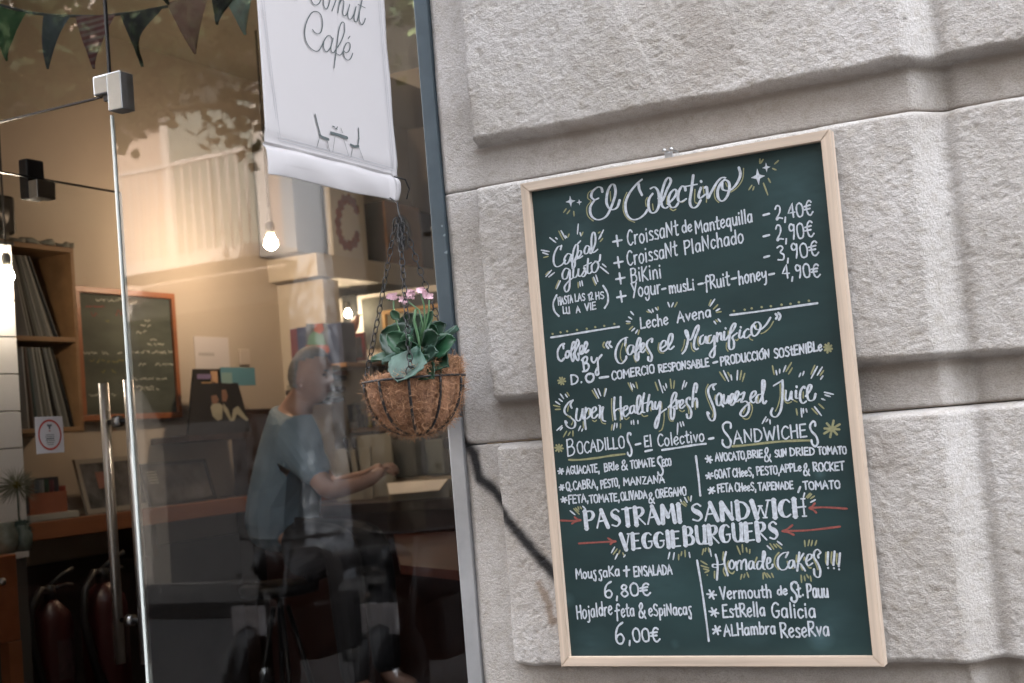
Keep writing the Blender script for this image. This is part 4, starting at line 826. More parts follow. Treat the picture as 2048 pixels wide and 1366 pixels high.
# ================================================================== kalanchoe in the basket
plant = thing('flowering_plant', 'leafy green succulent with small pink flowers growing in the hanging basket', 'plant', (bc[0], bc[1], bc[2]-.01))
def leaf_mat(name, c1, c2, rough):
    m = mat(name, c1, rough, var=.3, vscale=35, spec=.6, col2=c2, bump=.25, bscale=45, bdist=.002); return m
LM = [leaf_mat('leaf_dark', (.009, .034, .020), (.02, .062, .032), .42), leaf_mat('leaf_mid', (.018, .070, .034), (.03, .105, .05), .38), leaf_mat('leaf_pale', (.016, .052, .035), (.05, .115, .085), .5)]
def leaf(base, tip, width, nrm, mi, cup=.25, droop=.2, scallop=True):
    base, tip, nrm = Vector(base), Vector(tip), Vector(nrm).normalized(); ax = tip-base; L = ax.length; ax.normalize(); side = ax.cross(nrm).normalized(); nrm = side.cross(ax).normalized()
    vs, fs = [], []; nu, nv = 14, 8
    for i in range(nu+1):
        t = i/nu; w = width*1.5*(math.sin(math.pi*min(1, t*.93+.05))**.62)*(.35+.65*sstep(np.array(t), 0, .45))*(1+(.07*math.sin(t*34) if scallop else 0))
        if t > .985: w *= .35
        for j in range(nv+1):
            s = j/nv*2-1; h = cup*width*(s*s-.35)-droop*L*t*t+.03*width*math.cos(s*9)
            if abs(s) < .1: h -= .035*width
            p = base+ax*L*t+side*(w*.5*s)+nrm*h; vs.append(p)
    for i in range(nu):
        for j in range(nv): a = i*(nv+1)+j; fs.append((a, a+1, a+nv+2, a+nv+1))
    o = raw('leaf', vs, fs, LM[mi], plant, True); md = o.modifiers.new('thick', 'SOLIDIFY'); md.thickness = .0009; return o
def PL(u, v, dy=0.): p = at_depth(u, v, YBK+dy); return Vector(p)
tocam = Vector(CAM)-Vector(bc); tocam.normalize()
NT_ = lambda x, y, z: (Vector((x, y, z))+tocam*.6)
# (base px, tip px, depth offsets, width m, normal, material, cup, droop): the leaves one can pick out
for (b_, t_, db, dt, w, nv_, mi, cu, dr) in (
    ((838, 694), (792, 757), -.050, -.105, .054, (0, -1, .6), 2, .12, .10), ((835, 712), (742, 708), -.01, -.05, .030, (.2, -.5, 1), 1, .3, .15),
    ((835, 700), (762, 664), 0, -.03, .050, (0, -1, .5), 0, .2, .1), ((832, 690), (812, 628), .0, .0, .055, (0, -1, .1), 0, .1, .0),
    ((835, 702), (778, 730), -.02, -.06, .030, (0, -.8, .8), 1, .2, .2), ((828, 705), (775, 668), -.03, -.06, .028, (.3, -1, .3), 1, .3, .1),
    ((818, 702), (815, 680), -.045, -.055, .030, (.2, -1, .2), 1, .2, .0), ((806, 712), (822, 672), -.04, -.07, .028, (-.3, -1, .2), 1, .35, .0),
    ((806, 694), (824, 656), -.03, -.05, .026, (-.6, -1, .4), 2, .3, 0), ((850, 700), (920, 662), -.02, .0, .036, (0, -.3, 1), 2, .3, -.1),
    ((858, 708), (905, 676), -.03, -.04, .034, (.2, -.9, .5), 1, .2, .1), ((850, 690), (886, 646), 0, .0, .036, (-.3, -1, .3), 0, .2, .1),
    ((845, 690), (868, 650), 0, .0, .030, (.5, -1, .3), 1, .3, .1), ((848, 715), (868, 702), -.03, -.07, .022, (0, -1, .3), 2, .3, .1),
    ((845, 695), (872, 672), -.02, -.05, .032, (.2, -1, .2), 0, .2, .1), ((838, 690), (850, 640), .02, .05, .040, (0, -1, .4), 0, .2, 0),
    ((840, 700), (790, 640), .02, .06, .045, (.2, -1, .4), 0, .2, .1), ((845, 705), (895, 700), .0, .05, .045, (0, -.6, 1), 0, .2, .2),
    ((838, 712), (772, 690), .0, .03, .045, (0, -.8, 1), 0, .2, .2), ((850, 716), (885, 722), -.02, -.06, .034, (0, -1, .6), 0, .2, .2),
    ((826, 716), (855, 745), -.03, -.08, .034, (0, -1, .5), 0, .2, .2), ((833, 708), (765, 712), -.02, -.075, .026, (0, -.6, 1), 2, .3, .2),
    ((840, 672), (862, 622), -.01, -.01, .016, (0, -1, .2), 1, .2, .1), ((800, 640), (782, 622), -.03, -.035, .012, (0, -1, .1), 1, .2, 0),
    ((845, 706), (870, 735), .0, -.05, .03, (0, -1, .5), 0, .2, .2), ((845, 690), (900, 690), .02, .06, .04, (0, -1, .5), 0, .2, .1)):
    leaf(PL(*b_, db), PL(*t_, dt), w, nv_, mi, cu, dr)
M['stem'] = mat('stem_green', (.07, .16, .07), .5); M['pink'] = mat('petal_pink', (.66, .43, .50), .6, var=.12, vscale=120)
for pts, r in ((((842, 715), (838, 680), (828, 640), (832, 618)), .003), (((838, 700), (800, 665), (788, 630), (787, 600)), .0017), (((838, 690), (846, 650), (838, 620), (812, 600)), .0016), (((842, 690), (850, 640), (848, 610), (842, 588)), .0016), (((842, 690), (852, 650), (858, 620), (858, 600)), .0015), (((842, 715), (855, 690), (868, 662)), .003)):
    tube('stem', [PL(u, v, -.01) for u, v in pts], r, M['stem'], plant, 7)
for u, v, k_, sp_ in ((783, 595, 5, 8), (808, 601, 3, 7), (823, 590, 6, 9), (843, 583, 5, 8), (855, 590, 3, 8)):
    bm = bmesh.new()
    for i in range(k_+4):
        c_ = PL(u+random.uniform(-sp_, sp_), v+random.uniform(-sp_*.7, sp_*.7), -.01+random.uniform(-.008, .008)); nn = (tocam+Vector((random.gauss(0, .45), random.gauss(0, .45), random.gauss(0, .45)))).normalized(); a = nn.orthogonal().normalized(); b2 = nn.cross(a)
        rr = random.uniform(.0045, .0070)
        for q in range(4):
            an = q*math.pi/2+random.uniform(-.2, .2); d = a*math.cos(an)+b2*math.sin(an); s = nn.cross(d)
            P = [c_, c_+d*rr*.45+s*rr*.38+nn*.001, c_+d*rr*.9+s*rr*.30+nn*.0022, c_+d*rr*1.05+nn*.002, c_+d*rr*.9-s*rr*.30+nn*.0022, c_+d*rr*.45-s*rr*.38+nn*.001]
            bm.faces.new([bm.verts.new(p) for p in P])
    from_bm('flower_cluster', bm, M['pink'], plant)
    bm = bmesh.new()
    for i in range(4): lathe_bm(bm, [(0, 0), (.0022, .002), (.0018, .006), (0, .008)], PL(u+random.uniform(-sp_, sp_), v+random.uniform(2, 8), .0), 6)
    from_bm('bud_cluster', bm, M['stem'], plant, True)
soil = lathe('soil', [(0, 0), (RB*.8, -.002)], (bc[0], bc[1], bc[2]-.004), mat('potting_soil', (.02, .014, .010), .95, bump=.8, bscale=150), plant, 24)
# ================================================================== inside the cafe, seen through the door opening and the side pane
M['bulb'] = mat('lit_bulb', (1, .9, .7), .3, emit=(1.0, .70, .46), estr=36)
M['bulb_small'] = mat('lit_bulb_dim', (1, .9, .7), .3, emit=(1.0, .82, .62), estr=24)
M['bulb_back'] = mat('lit_bulb_back', (1, .9, .7), .3, emit=(1.0, .82, .62), estr=12)
def pendant(u, v, y, lab, r=.031, mt='bulb', cord=True, xx=None):
    p = at_depth(u, v, y) if xx is None else at_side(u, v, xx); p = Vector(p); zt_ = ZC
    t = thing('pendant_lamp', lab, 'lamp', (p.x, p.y, p.z))
    lathe('bulb', [(0, -r), (r*.55, -r*.85), (r*.95, -r*.35), (r, 0), (r*.85, r*.5), (r*.5, r*1.1), (r*.42, r*1.5)], p, M[mt], t, 20)
    lathe('lamp_holder', [(r*.62, 0), (r*.68, .01), (r*.66, r*1.5), (r*.4, r*1.9), (0, r*2)], p+Vector((0, 0, r*1.35)), mat('holder_grey', (.16, .16, .14), .6), t, 16)
    tube('hanger_wire', [p+Vector((-r*.62, 0, r*2.2)), p+Vector((0, 0, r*5.6)), p+Vector((r*.62, 0, r*2.2))], .0016, M['black_metal'], t, 6)
    if cord: tube('cord', [p+Vector((0, 0, r*5.4)), (p.x, p.y, zt_)], .0042, M['black'], t, 8)
    return t
pendant(542, 487, 2.75, 'bare lit bulb hanging on a black cord near the back corner')
pendant(696, 628, 3.84, 'small lit bulb glowing behind the wooden shelf display', .020, 'bulb_back', cord=False)
pendant(14, 552, 1.5, 'bare lit bulb in front of the white tiles by the door', .024, 'bulb_small', xx=-3.55)

# ---- bunting
M['cordg'] = mat('knitted_cord', (.06, .065, .07), .9, bump=.8, bscale=200)
YF = .42
bun = thing('bunting', 'string of patterned cloth pennants strung inside the glass above the door', 'bunting', tuple(at_depth(200, 33, YF)))
cp = [(-160, -60), (-40, -2), (0, 10), (60, 26), (120, 32), (200, 33), (270, 25), (330, 14), (380, 2), (440, -18), (520, -50), (640, -110)]
tube('bunting_cord', [at_depth(u, v, YF) for u, v in cp], .0038, M['cordg'], bun, 8)
def stripes(name, a, b, scale, axis=2):
    m = bpy.data.materials.new(name); m.use_nodes = True; n, l = m.node_tree.nodes, m.node_tree.links; b_ = n['Principled BSDF']; b_.inputs['Roughness'].default_value = .85
    tc = n.new('ShaderNodeNewGeometry'); w = n.new('ShaderNodeTexWave'); w.bands_direction = 'Z' if axis == 2 else 'X'; w.inputs['Scale'].default_value = scale; w.inputs['Distortion'].default_value = .6; w.inputs['Detail'].default_value = 1
    l.new(tc.outputs['Position'], w.inputs['Vector']); r = n.new('ShaderNodeValToRGB'); r.color_ramp.elements[0].position = .45; r.color_ramp.elements[1].position = .6
    r.color_ramp.elements[0].color = (*a, 1); r.color_ramp.elements[1].color = (*b, 1); l.new(w.outputs[0], r.inputs[0]); l.new(r.outputs[0], b_.inputs['Base Color']); return m
fm = {'green': mat('flag_green', (.016, .06, .016), .8, var=.3, vscale=20), 'blue': mat('flag_blue_grey', (.04, .052, .062), .8, var=.3, vscale=15), 'pinkstripe': stripes('flag_pink_stripe', (.12, .038, .04), (.17, .115, .11), 18),
      'black': mat('flag_black', (.010, .010, .012), .8), 'peach': stripes('flag_peach_rib', (.18, .10, .08), (.23, .14, .11), 60, 0), 'floral': mat('flag_floral', (.30, .30, .27), .8, var=.4, vscale=30, col2=(.20, .30, .27))}
def flag(key, lab, pts, curl=0.):
    """pts: left top, right top, tip in photo pixels; a softly bent cloth pennant"""
    A, B, T = [Vector(at_depth(u, v, YF)) for u, v in pts]; vs, fs = [], []; n_ = 12
    for i in range(n_+1):
        t = i/n_
        for j in range(9):
            s = j/8; p = A.lerp(B, s).lerp(T, t); bend = math.sin(t*math.pi)*curl*(s-.2)+.006*math.sin(s*7+t*4)
            p = p+Vector((bend*.7, -.01-abs(bend)*.6-.01*math.sin(t*3), 0)); vs.append(p)
    for i in range(n_):
        for j in range(8): a = i*9+j; fs.append((a, a+1, a+10, a+9))
    o = raw('pennant', vs, fs, fm[key], bun, True); o['label'] = lab
flag('green', 'green pennant', ((-30, 5), (58, 28), (22, 124))); flag('blue', 'blue-grey curled pennant', ((92, 33), (146, 36), (104, 140)), .05)
flag('pinkstripe', 'pink striped pennant', ((156, 35), (236, 31), (196, 140))); flag('black', 'black pennant', ((245, 30), (330, 18), (293, 136)), -.04)
flag('peach', 'ribbed peach pennant', ((338, 8), (424, -14), (398, 110)), .03); flag('black', 'black pennant', ((428, -14), (500, -30), (442, 52)), .0)
flag('floral', 'pale floral pennant', ((446, -20), (520, -48), (498, 72)), .02); flag('black', 'black pennant', ((280, -60), (350, -80), (345, 12)))

tag(box('wainscot', (XL+.001, .37, 0), (XL+.012, YB-.001, 1.02), mat('brown_wainscot', (.045, .036, .033), .6, var=.2, vscale=4)), kind='structure')
# ---- record shelf on the left wall (open front faces the room)
XR = -3.98
def PS(u, v, x): return Vector(at_side(u, v, x))
zt_, zm_, zb2 = PS(150, 497, XR).z, PS(160, 680, XR).z, PS(165, 862, XR).z; y0_, y1_ = PS(-60, 480, XR).y, PS(158, 680, XR).y
th = .019
rs = thing('record_shelf', 'oak wall shelf with two open compartments full of records', 'shelf', (XR, y0_, zb2))
box('top_board', (XL+.001, y0_, zt_-th), (XR, y1_, zt_), M['wood'], rs, .0015); box('shelf_board', (XL+.001, y0_, zm_-th/2), (XR, y1_-th, zm_+th/2), M['wood'], rs, .0015)
box('bottom_board', (XL+.001, y0_, zb2), (XR, y1_-th, zb2+th), M['wood'], rs, .0015); box('side_board', (XL+.001, y1_-th+.0005, zb2), (XR, y1_, zt_-th-.0005), M['wood'], rs, .0015)
box('side_board', (XL+.001, y0_-th, zb2), (XR, y0_-.0005, zt_), M['wood'], rs, .0015); box('back_board', (XL+.001, y0_, zb2+th), (XL+.008, y1_-th, zt_-th), M['wood_dark'], rs)
sl_ = [(.05, .055, .06), (.24, .23, .20), (.02, .02, .02), (.30, .27, .22), (.10, .13, .12), (.14, .10, .08), (.34, .33, .30), (.05, .04, .05)]
slm = [mat('sleeve_%s' % n_, c_, .6) for n_, c_ in zip(('slate', 'cream', 'black', 'tan', 'green', 'brown', 'white', 'plum'), sl_)]
def record_row(zbot, ylist):
    for (yb, yt, w, mi) in ylist:                    # foot and head position of a leaning sleeve
        vs = []; H_ = .315
        for x in (XL+.02, XR-.012-random.uniform(0, .01)):
            for (yy, zz) in ((yb, zbot), (yb+w, zbot), (yt+w, zbot+H_), (yt, zbot+H_)): vs.append((x, yy, zz))
        o = raw('record_sleeve', vs, [(0, 1, 2, 3), (7, 6, 5, 4), (0, 4, 5, 1), (1, 5, 6, 2), (2, 6, 7, 3), (3, 7, 4, 0)], slm[mi])
        rec_objs.append(o)
rec_objs = []
ORD = ('first', 'second', 'third', 'fourth', 'fifth', 'sixth', 'seventh', 'eighth', 'ninth', 'tenth')
def lean(u0, v0, u1, v1): return PS(u0, v0, XR).y, PS(u1, v1, XR).y
# upper row: upright on the left, leaning further right
L1 = []
for i in range(9):
    t = i/8; yb, yt = lean(62+t*58, 672, 28+t*34, 510); L1.append((yb, yt, .0042+.003*random.random(), random.choice((0, 1, 1, 3, 4, 6, 2))))
L2 = []
for i in range(10):
    t = i/9; yb, yt = lean(62+t*92, 856, 48+t*62, 700); L2.append((yb, yt, .0042+.003*random.random(), random.choice((0, 1, 6, 3, 4, 6, 2, 5))))
record_row(zm_+th/2+.001, L1); record_row(zb2+th+.001, L2)
for i, o in enumerate(rec_objs):
    up_ = i < len(L1); tag(o, 'record sleeve, %s from the left, in the %s compartment of the oak shelf' % (ORD[i if up_ else i-len(L1)], 'upper' if up_ else 'lower'), 'record', 'records leaning in the %s compartment' % ('upper' if up_ else 'lower'))
# crumpled white cloth garland on top
bm = bmesh.new(); a0, a1 = PS(0, 478, XR-.02), PS(150, 492, XR-.02)
tube_bm(bm, [(XR-.03+.01*math.sin(i*1.3), a0.y+(a1.y-a0.y)*i/24, zt_+.012+.006*math.sin(i*.9)+.008*(i < 3)) for i in range(25)], [.010+.006*abs(math.sin(i*1.1)) for i in range(25)], 8)
tag(from_bm('paper_garland', bm, mat('dusty_cloth', (.30, .30, .26), .9, var=.3, vscale=40), None, True), 'crumpled pale cloth garland lying along the top of the oak record shelf', 'garland')
# black loudspeaker above it
s0, s1 = PS(-60, 378, -4.0), PS(36, 470, -4.0)
spk = thing('loudspeaker', 'black loudspeaker on the wall above the record shelf', 'speaker', (XL, s0.y, s1.z))
box('speaker_cabinet', (XL+.001, s0.y, s1.z), (-4.0, s1.y, s0.z), M['black'], spk, .015); lathe('speaker_cone', [(0, .0), (.03, .002), (.055, .008), (.06, .012)], (-3.998, (s0.y+s1.y)/2, (s0.z+s1.z)/2), M['black_metal'], spk, 24, 'X')

# ---- chalkboard inside
xc = XL+.02; c0, c1, c2, c3 = PS(157, 573, xc), PS(351, 588, xc), PS(356, 836, xc), PS(165, 843, xc)
cy0, cy1, cz0, cz1 = (c0.y+c3.y)/2-.02, (c1.y+c2.y)/2, (c2.z+c3.z)/2, (c0.z+c1.z)/2
ib = thing('wall_chalkboard', 'worn green chalkboard in a reddish wood frame on the inner left wall', 'chalkboard', (xc, cy0, cz0))
cm = mat('dusty_chalkboard', (.05, .07, .06), .8, var=.35, vscale=5, stretch=(1, .3, 1.5), col2=(.11, .13, .11))
box('board_panel', (XL+.002, cy0+.02, cz0+.02), (xc, cy1-.02, cz1-.02), cm, ib)
fr_ = .026
for lo_, hi_ in (((cy0, cz0), (cy1, cz0+fr_)), ((cy0, cz1-fr_), (cy1, cz1)), ((cy0, cz0+fr_+.0005), (cy0+fr_, cz1-fr_-.0005)), ((cy1-fr_, cz0+fr_+.0005), (cy1, cz1-fr_-.0005))):
    box('frame_rail', (XL+.002, lo_[0], lo_[1]), (xc+.012, hi_[0], hi_[1]), M['wood_red'], ib, .002)
M['chalk'] = mat('chalk', (.50, .52, .46), .9, var=.4, vscale=60); M['chalk_red'] = mat('chalk_red', (.25, .06, .06), .9, var=.4, vscale=60); M['chalk_yellow'] = mat('chalk_yellow', (.22, .21, .08), .9, var=.4, vscale=60)
ipl = lambda u, v: at_side(u, v, xc)
def scrib(u, v, du, h, mt, dens=1.):                 # small illegible chalk writing
    k = Ink(ipl, (1, 0, 0)); x = 0
    while x < du:
        w_ = random.uniform(5, 14)
        if random.random() < .8:
            q = [(u+x+w_*t+random.uniform(-1, 1), v+random.uniform(-h, h)) for t in np.linspace(0, 1, 6)]
            k.ribbon([np.array(p) for p in q], [.0024]*6)
        x += w_+random.uniform(2, 5)
    if k.v: k.build('chalk_writing', M[mt], ib)
for (u, v, du, h, mt) in ((180, 600, 60, 5, 'chalk'), (234, 606, 30, 4, 'chalk'), (172, 613, 44, .8, 'chalk_red'), (182, 628, 26, 5, 'chalk_red'), (232, 626, 20, 7, 'chalk_red'), (212, 642, 22, 3, 'chalk_yellow'), (276, 642, 26, 2.5, 'chalk'), (282, 651, 22, 2.5, 'chalk'), (274, 664, 62, 3, 'chalk'), (300, 680, 36, 3, 'chalk'), (296, 689, 42, 2.5, 'chalk'), (168, 706, 84, 3, 'chalk'), (256, 704, 84, 3, 'chalk'), (180, 722, 60, 4, 'chalk_yellow'), (262, 729, 78, 3, 'chalk'), (190, 742, 54, 4, 'chalk_yellow'), (262, 758, 70, 2.5, 'chalk'), (272, 774, 30, 2.5, 'chalk'), (278, 779, 56, 2.5, 'chalk'), (178, 790, 50, 3, 'chalk')):
    scrib(u, v, du, h, mt)

# ---- ledge along the left wall with things on it
XE = -3.95; lz = PS(150, 1036, XE).z; lth = .05
le0, le1 = .55, 4.4
ledge = thing('wall_counter', 'dark wall counter with a varnished wooden front edge below the chalkboard', 'counter', (XE, le0, 0))
box('counter_top', (XL+.001, le0, lz-lth), (XE-.02, le1-.001, lz), M['wood_dark'], ledge); box('front_edge', (XE-.0195, le0, lz-lth-.018), (XE, le1-.001, lz+.001), M['wood_red'], ledge, .003)
for y in (1.1, 2.2, 3.3): box('bracket', (XL+.001, y, lz-lth-.16), (XE-.08, y+.03, lz-lth-.001), M['wood_dark'], ledge)
def at_xz(u, v, x): return PS(u, v, x)
# framed picture, leaning
def framed(lab, cat, name, u0, v0, u1, v1, x, fm_, pm_, lean_=.05, fw_=.018, mount=None):
    p0, p1 = PS(u0, v1, x), PS(u1, v0, x); y0, y1 = p0.y, p1.y; h = p1.z-lz-.002
    t = thing(name, lab, cat, (x, y0, lz))
    def slab(nm, a, b, c, d, dx0, dx1, mt):
        vs = []
        for k_ in (dx0, dx1):
            for (yy, zz) in ((a, c), (b, c), (b, d), (a, d)): vs.append((x+k_-lean_*zz/h, yy, lz+.001+zz))
        return raw(nm, vs, [(0, 1, 2, 3), (7, 6, 5, 4), (0, 4, 5, 1), (1, 5, 6, 2), (2, 6, 7, 3), (3, 7, 4, 0)], mt, t)
    slab('picture_panel', y0+fw_*.5, y1-fw_*.5, fw_*.5, h-fw_*.5, -.012, -.004, pm_)
    slab('frame_rail', y0, y1, 0, fw_, -.014, .0, fm_); slab('frame_rail', y0, y1, h-fw_, h, -.014, .0, fm_); slab('frame_rail', y0, y0+fw_, fw_, h-fw_, -.014, .0, fm_); slab('frame_rail', y1-fw_, y1, fw_, h-fw_, -.014, .0, fm_)
    return t, slab, (y0, y1, h)
M['grey_frame'] = mat('pale_grey_frame', (.24, .22, .19), .6); M['photo_dark'] = mat('dark_photograph', (.035, .04, .045), .25, var=.8, vscale=9, col2=(.16, .16, .17))
t, slab, (fy0, fy1, fh) = framed('pale framed dark photograph leaning on the wall behind the door handle', 'picture', 'framed_picture', 176, 908, 296, 1012, -4.10, M['grey_frame'], M['photo_dark'], .06, .02)
M['skin_dim'] = mat('poster_pink', (.22, .09, .07), .6)
slab('printed_figure', fy0+.10, fy0+.15, .10, .17, -.0035, -.0025, M['skin_dim'])
t, slab, (fy0, fy1, fh) = framed('black framed tablet screen standing on the wall counter', 'tablet', 'tablet_screen', 302, 916, 428, 996, -4.08, M['black'], mat('dim_screen', (.03, .033, .038), .15, var=.7, vscale=7, col2=(.13, .13, .14)), .05, .014)
for i in range(5): slab('screen_text', fy0+.03, fy0+.09, fh-.04-i*.012, fh-.036-i*.012, -.0035, -.0028, M['chalk'])
# books and box
b0 = PS(60, 1040, -4.0); b1 = PS(158, 1022, -4.0)
tag(box('book', (-4.2, b0.y, lz+.001), (-4.0, b1.y, lz+.026), mat('book_white', (.42, .42, .38), .6), None, .002), 'thick pale book lying flat on the wall counter', 'book')
rb_ = thing('magazine_box', 'open reddish box of magazines standing on the pale book', 'box', (-4.1, b0.y, lz+.03))
y0, y1 = PS(58, 990, -4.02).y, PS(134, 990, -4.02).y; hh = PS(90, 985, -4.02).z-lz
M['box_red'] = mat('red_card', (.30, .095, .05), .7, var=.2, vscale=12)
box('front_panel', (-4.024, y0, lz+.028), (-4.02, y1, lz+hh), M['box_red'], rb_); box('side_panel', (-4.16, y1-.004, lz+.028), (-4.0245, y1, lz+hh+.02), mat('red_print', (.36, .07, .05), .6), rb_); box('bottom_panel', (-4.16, y0, lz+.027), (-4.0245, y1-.005, lz+.031), M['box_red'], rb_)
mc_ = [(.05, .05, .06), (.20, .06, .05), (.12, .15, .18), (.30, .30, .30), (.04, .08, .06), (.16, .05, .06)]
for i in range(7):
    y = y0+.006+(y1-y0-.012)*i/7.2
    tag(box('magazine', (-4.15, y, lz+.033), (-4.03, y+.006, lz+hh+random.uniform(.045, .06)), mat('magazine_cover', mc_[i % 6], .5)), 'magazine in the reddish box on the wall counter, %s from the left' % ORD[i], 'magazine', 'magazines in the red box')
# poster board with two printed people, leaning near the corner
q = [PS(376, 870, -4.05), PS(505, 870, -4.05), PS(468, 738, -4.12), PS(388, 738, -4.12)]
pb = thing('poster_board', 'black poster board printed with two figures in pale shirts', 'poster', tuple(q[0]))
raw('board_panel', [tuple(p) for p in q]+[(p.x-.01, p.y, p.z) for p in q], [(0, 1, 2, 3), (7, 6, 5, 4), (0, 4, 5, 1), (1, 5, 6, 2), (2, 6, 7, 3), (3, 7, 4, 0)], mat('poster_black', (.012, .012, .013), .5), pb)
def ppl(pts, nm, mt):
    vs = []
    for (u, v) in pts: t = (870-v)/132; p = PS(u, v, -4.05-.07*t+.003); vs.append(p)
    raw(nm, vs, [tuple(range(len(vs)))], mt, pb)
ps_, pk_ = mat('printed_shirt', (.30, .30, .24), .7), mat('printed_skin', (.18, .10, .07), .7)
ppl([(421, 815), (425, 808), (438, 806), (446, 812), (444, 838), (436, 842), (425, 832)], 'printed_shirt', ps_); ppl([(446, 806), (456, 818), (463, 838), (466, 818), (476, 812), (498, 840), (492, 842), (474, 828), (468, 842), (460, 842), (448, 822)], 'printed_shirt', ps_)
ppl([(422, 792), (433, 790), (438, 800), (432, 808), (424, 806)], 'printed_face', pk_); ppl([(443, 780), (452, 779), (456, 792), (452, 804), (444, 802)], 'printed_face', pk_)
pshelf = box('picture_shelf', (XL+.001, PS(376, 875, -4.05).y-.02, q[0].z-.03), (-4.03, PS(505, 870, -4.05).y+.02, q[0].z-.002), M['wood_dark']); tag(pshelf, 'narrow dark picture shelf under the black poster board', 'shelf')
# paper sheet and colourful flyer on the wall
w0, w1 = PS(388, 672, XL+.004), PS(461, 738, XL+.004)
nts = box('paper_notice', (XL+.001, w0.y, w1.z), (XL+.003, w1.y, w0.z), mat('paper_white', (.62, .60, .62), .7)); tag(nts, 'white paper notice with a line of print on the cream inner wall', 'notice')
bm = bmesh.new(); z = PS(430, 709, XL+.004).z; y = PS(398, 706, XL+.004).y
for i in range(9): bx(bm, (XL+.0032, y+i*.013, z-.008), (XL+.0036, y+i*.013+.009, z+.008))
from_bm('printed_word', bm, mat('print_grey', (.38, .37, .38), .7), nts)
w0, w1 = PS(394, 740, XL+.004), PS(466, 776, XL+.004); fl_ = box('flyer', (-4.108, w0.y, w1.z), (-4.105, w1.y, w0.z), mat('flyer_blue', (.10, .26, .34), .6)); tag(fl_, 'blue and yellow flyer stuck over the top of the black poster board', 'flyer')
for (a, b_, c, d, col) in ((396, 748, 424, 758, (.20, .16, .30)), (424, 742, 436, 768, (.50, .32, .20)), (405, 764, 434, 775, (.52, .34, .18)), (446, 745, 465, 774, (.22, .36, .36))):
    p, r_ = PS(a, d, -4.1), PS(c, b_, -4.1); box('printed_shape', (-4.1048, p.y, p.z), (-4.1042, r_.y, r_.z), mat('flyer_print', col, .6), fl_)
sw = PS(490, 714, XL+.01); tag(box('light_switch', (XL+.001, sw.y-.04, sw.z-.04), (XL+.012, sw.y+.04, sw.z+.04), mat('switch_white', (.55, .5, .45), .4), None, .004), 'small white light switch on the cream wall right of the paper notice', 'switch')

# ---- white tiled pier and planter cabinet right behind the door
XT = -3.62; te = PS(38, 760, XT); ty1 = te.y; tz1 = PS(10, 490, XT).z
tp_ = thing('tiled_pier', 'white glazed tile pier with dark joints at the far left behind the door', 'pier', (XT, ty1, 0))
M['tile'] = mat('white_tile', (.88, .87, .88), .18, var=.03, vscale=5)
box('pier_core', (XT-.3, ty1-.6, 0), (XT-.012, ty1-.002, tz1), mat('grout_dark', (.12, .12, .12), .9), tp_)
rows = [PS(20, v, XT).z for v in (1046+75, 1046, 972, 897, 823, 748, 674, 601, 526, 490)]
for i in range(len(rows)-1):
    for k_ in range(3):
        box('tile', (XT-.012, ty1-.2*(k_+1)+.002, rows[i]+.002), (XT, ty1-.2*k_, rows[i+1]-.002), M['tile'], tp_, .0015)
box('pier_cap', (XT-.3, ty1-.6, tz1), (XT+.01, ty1+.004, tz1+.012), M['steel'], tp_)
XK = -3.42
k0 = PS(42, 1108, XK); cabn = thing('wooden_cabinet', 'orange wooden cabinet behind the open door under the glass vases', 'cabinet', (XK, k0.y, 0))
box('cabinet_body', (XK-.16, k0.y-.5, PS(40, 1280, XK).z), (XK, PS(38, 1200, XK).y, PS(40, 1106, XK).z), mat('orange_wood', (.30, .10, .04), .45, var=.2, vscale=10), cabn, .004); kz = PS(40, 1106, XK).z
box('cabinet_leg', (XK-.04, PS(20, 1330, XK).y, 0), (XK, PS(46, 1330, XK).y, PS(40, 1280, XK).z-.001), M['wood_red'], cabn); box('cabinet_leg', (XK-.04, k0.y-.48, 0), (XK, k0.y-.44, PS(40, 1280, XK).z-.001), M['wood_red'], cabn)
sp_ = PS(14, 1100, XK); lathe('cabinet_knob', [(.011, 0), (.012, .008), (.0, .012)], (XK+.0, PS(3, 1163, XK).y, PS(3, 1163, XK).z), M['steel'], cabn, 16, 'X')
def vase(u, r, h, lab, vt, cm_):
    p = PS(u, 1100, XK-.06); v_ = thing('glass_vase', lab, 'vase', (p.x, p.y, kz)); z = kz+.001
    lathe('vase_body', [(0, z), (r*.7, z), (r*.95, z+h*.3), (r, z+h*.6), (r*.7, z+h*.9), (r*.75, z+h)], (p.x, p.y, 0), mat('pale_glass', cm_, .15, spec=.8, var=.3, vscale=30), v_, 20)
    return p, z+h
pv, zv = vase(12, .042, .10, 'pale glass vase at the left end of the orange cabinet', 0, (.22, .26, .24)); p2v, z2v = vase(46, .034, .085, 'narrow pale glass vase at the cabinet edge beside the dark gap', 0, (.16, .22, .21))
M['spike'] = mat('air_plant', (.22, .24, .19), .7); M['spike2'] = mat('air_plant_dark', (.05, .10, .09), .7)
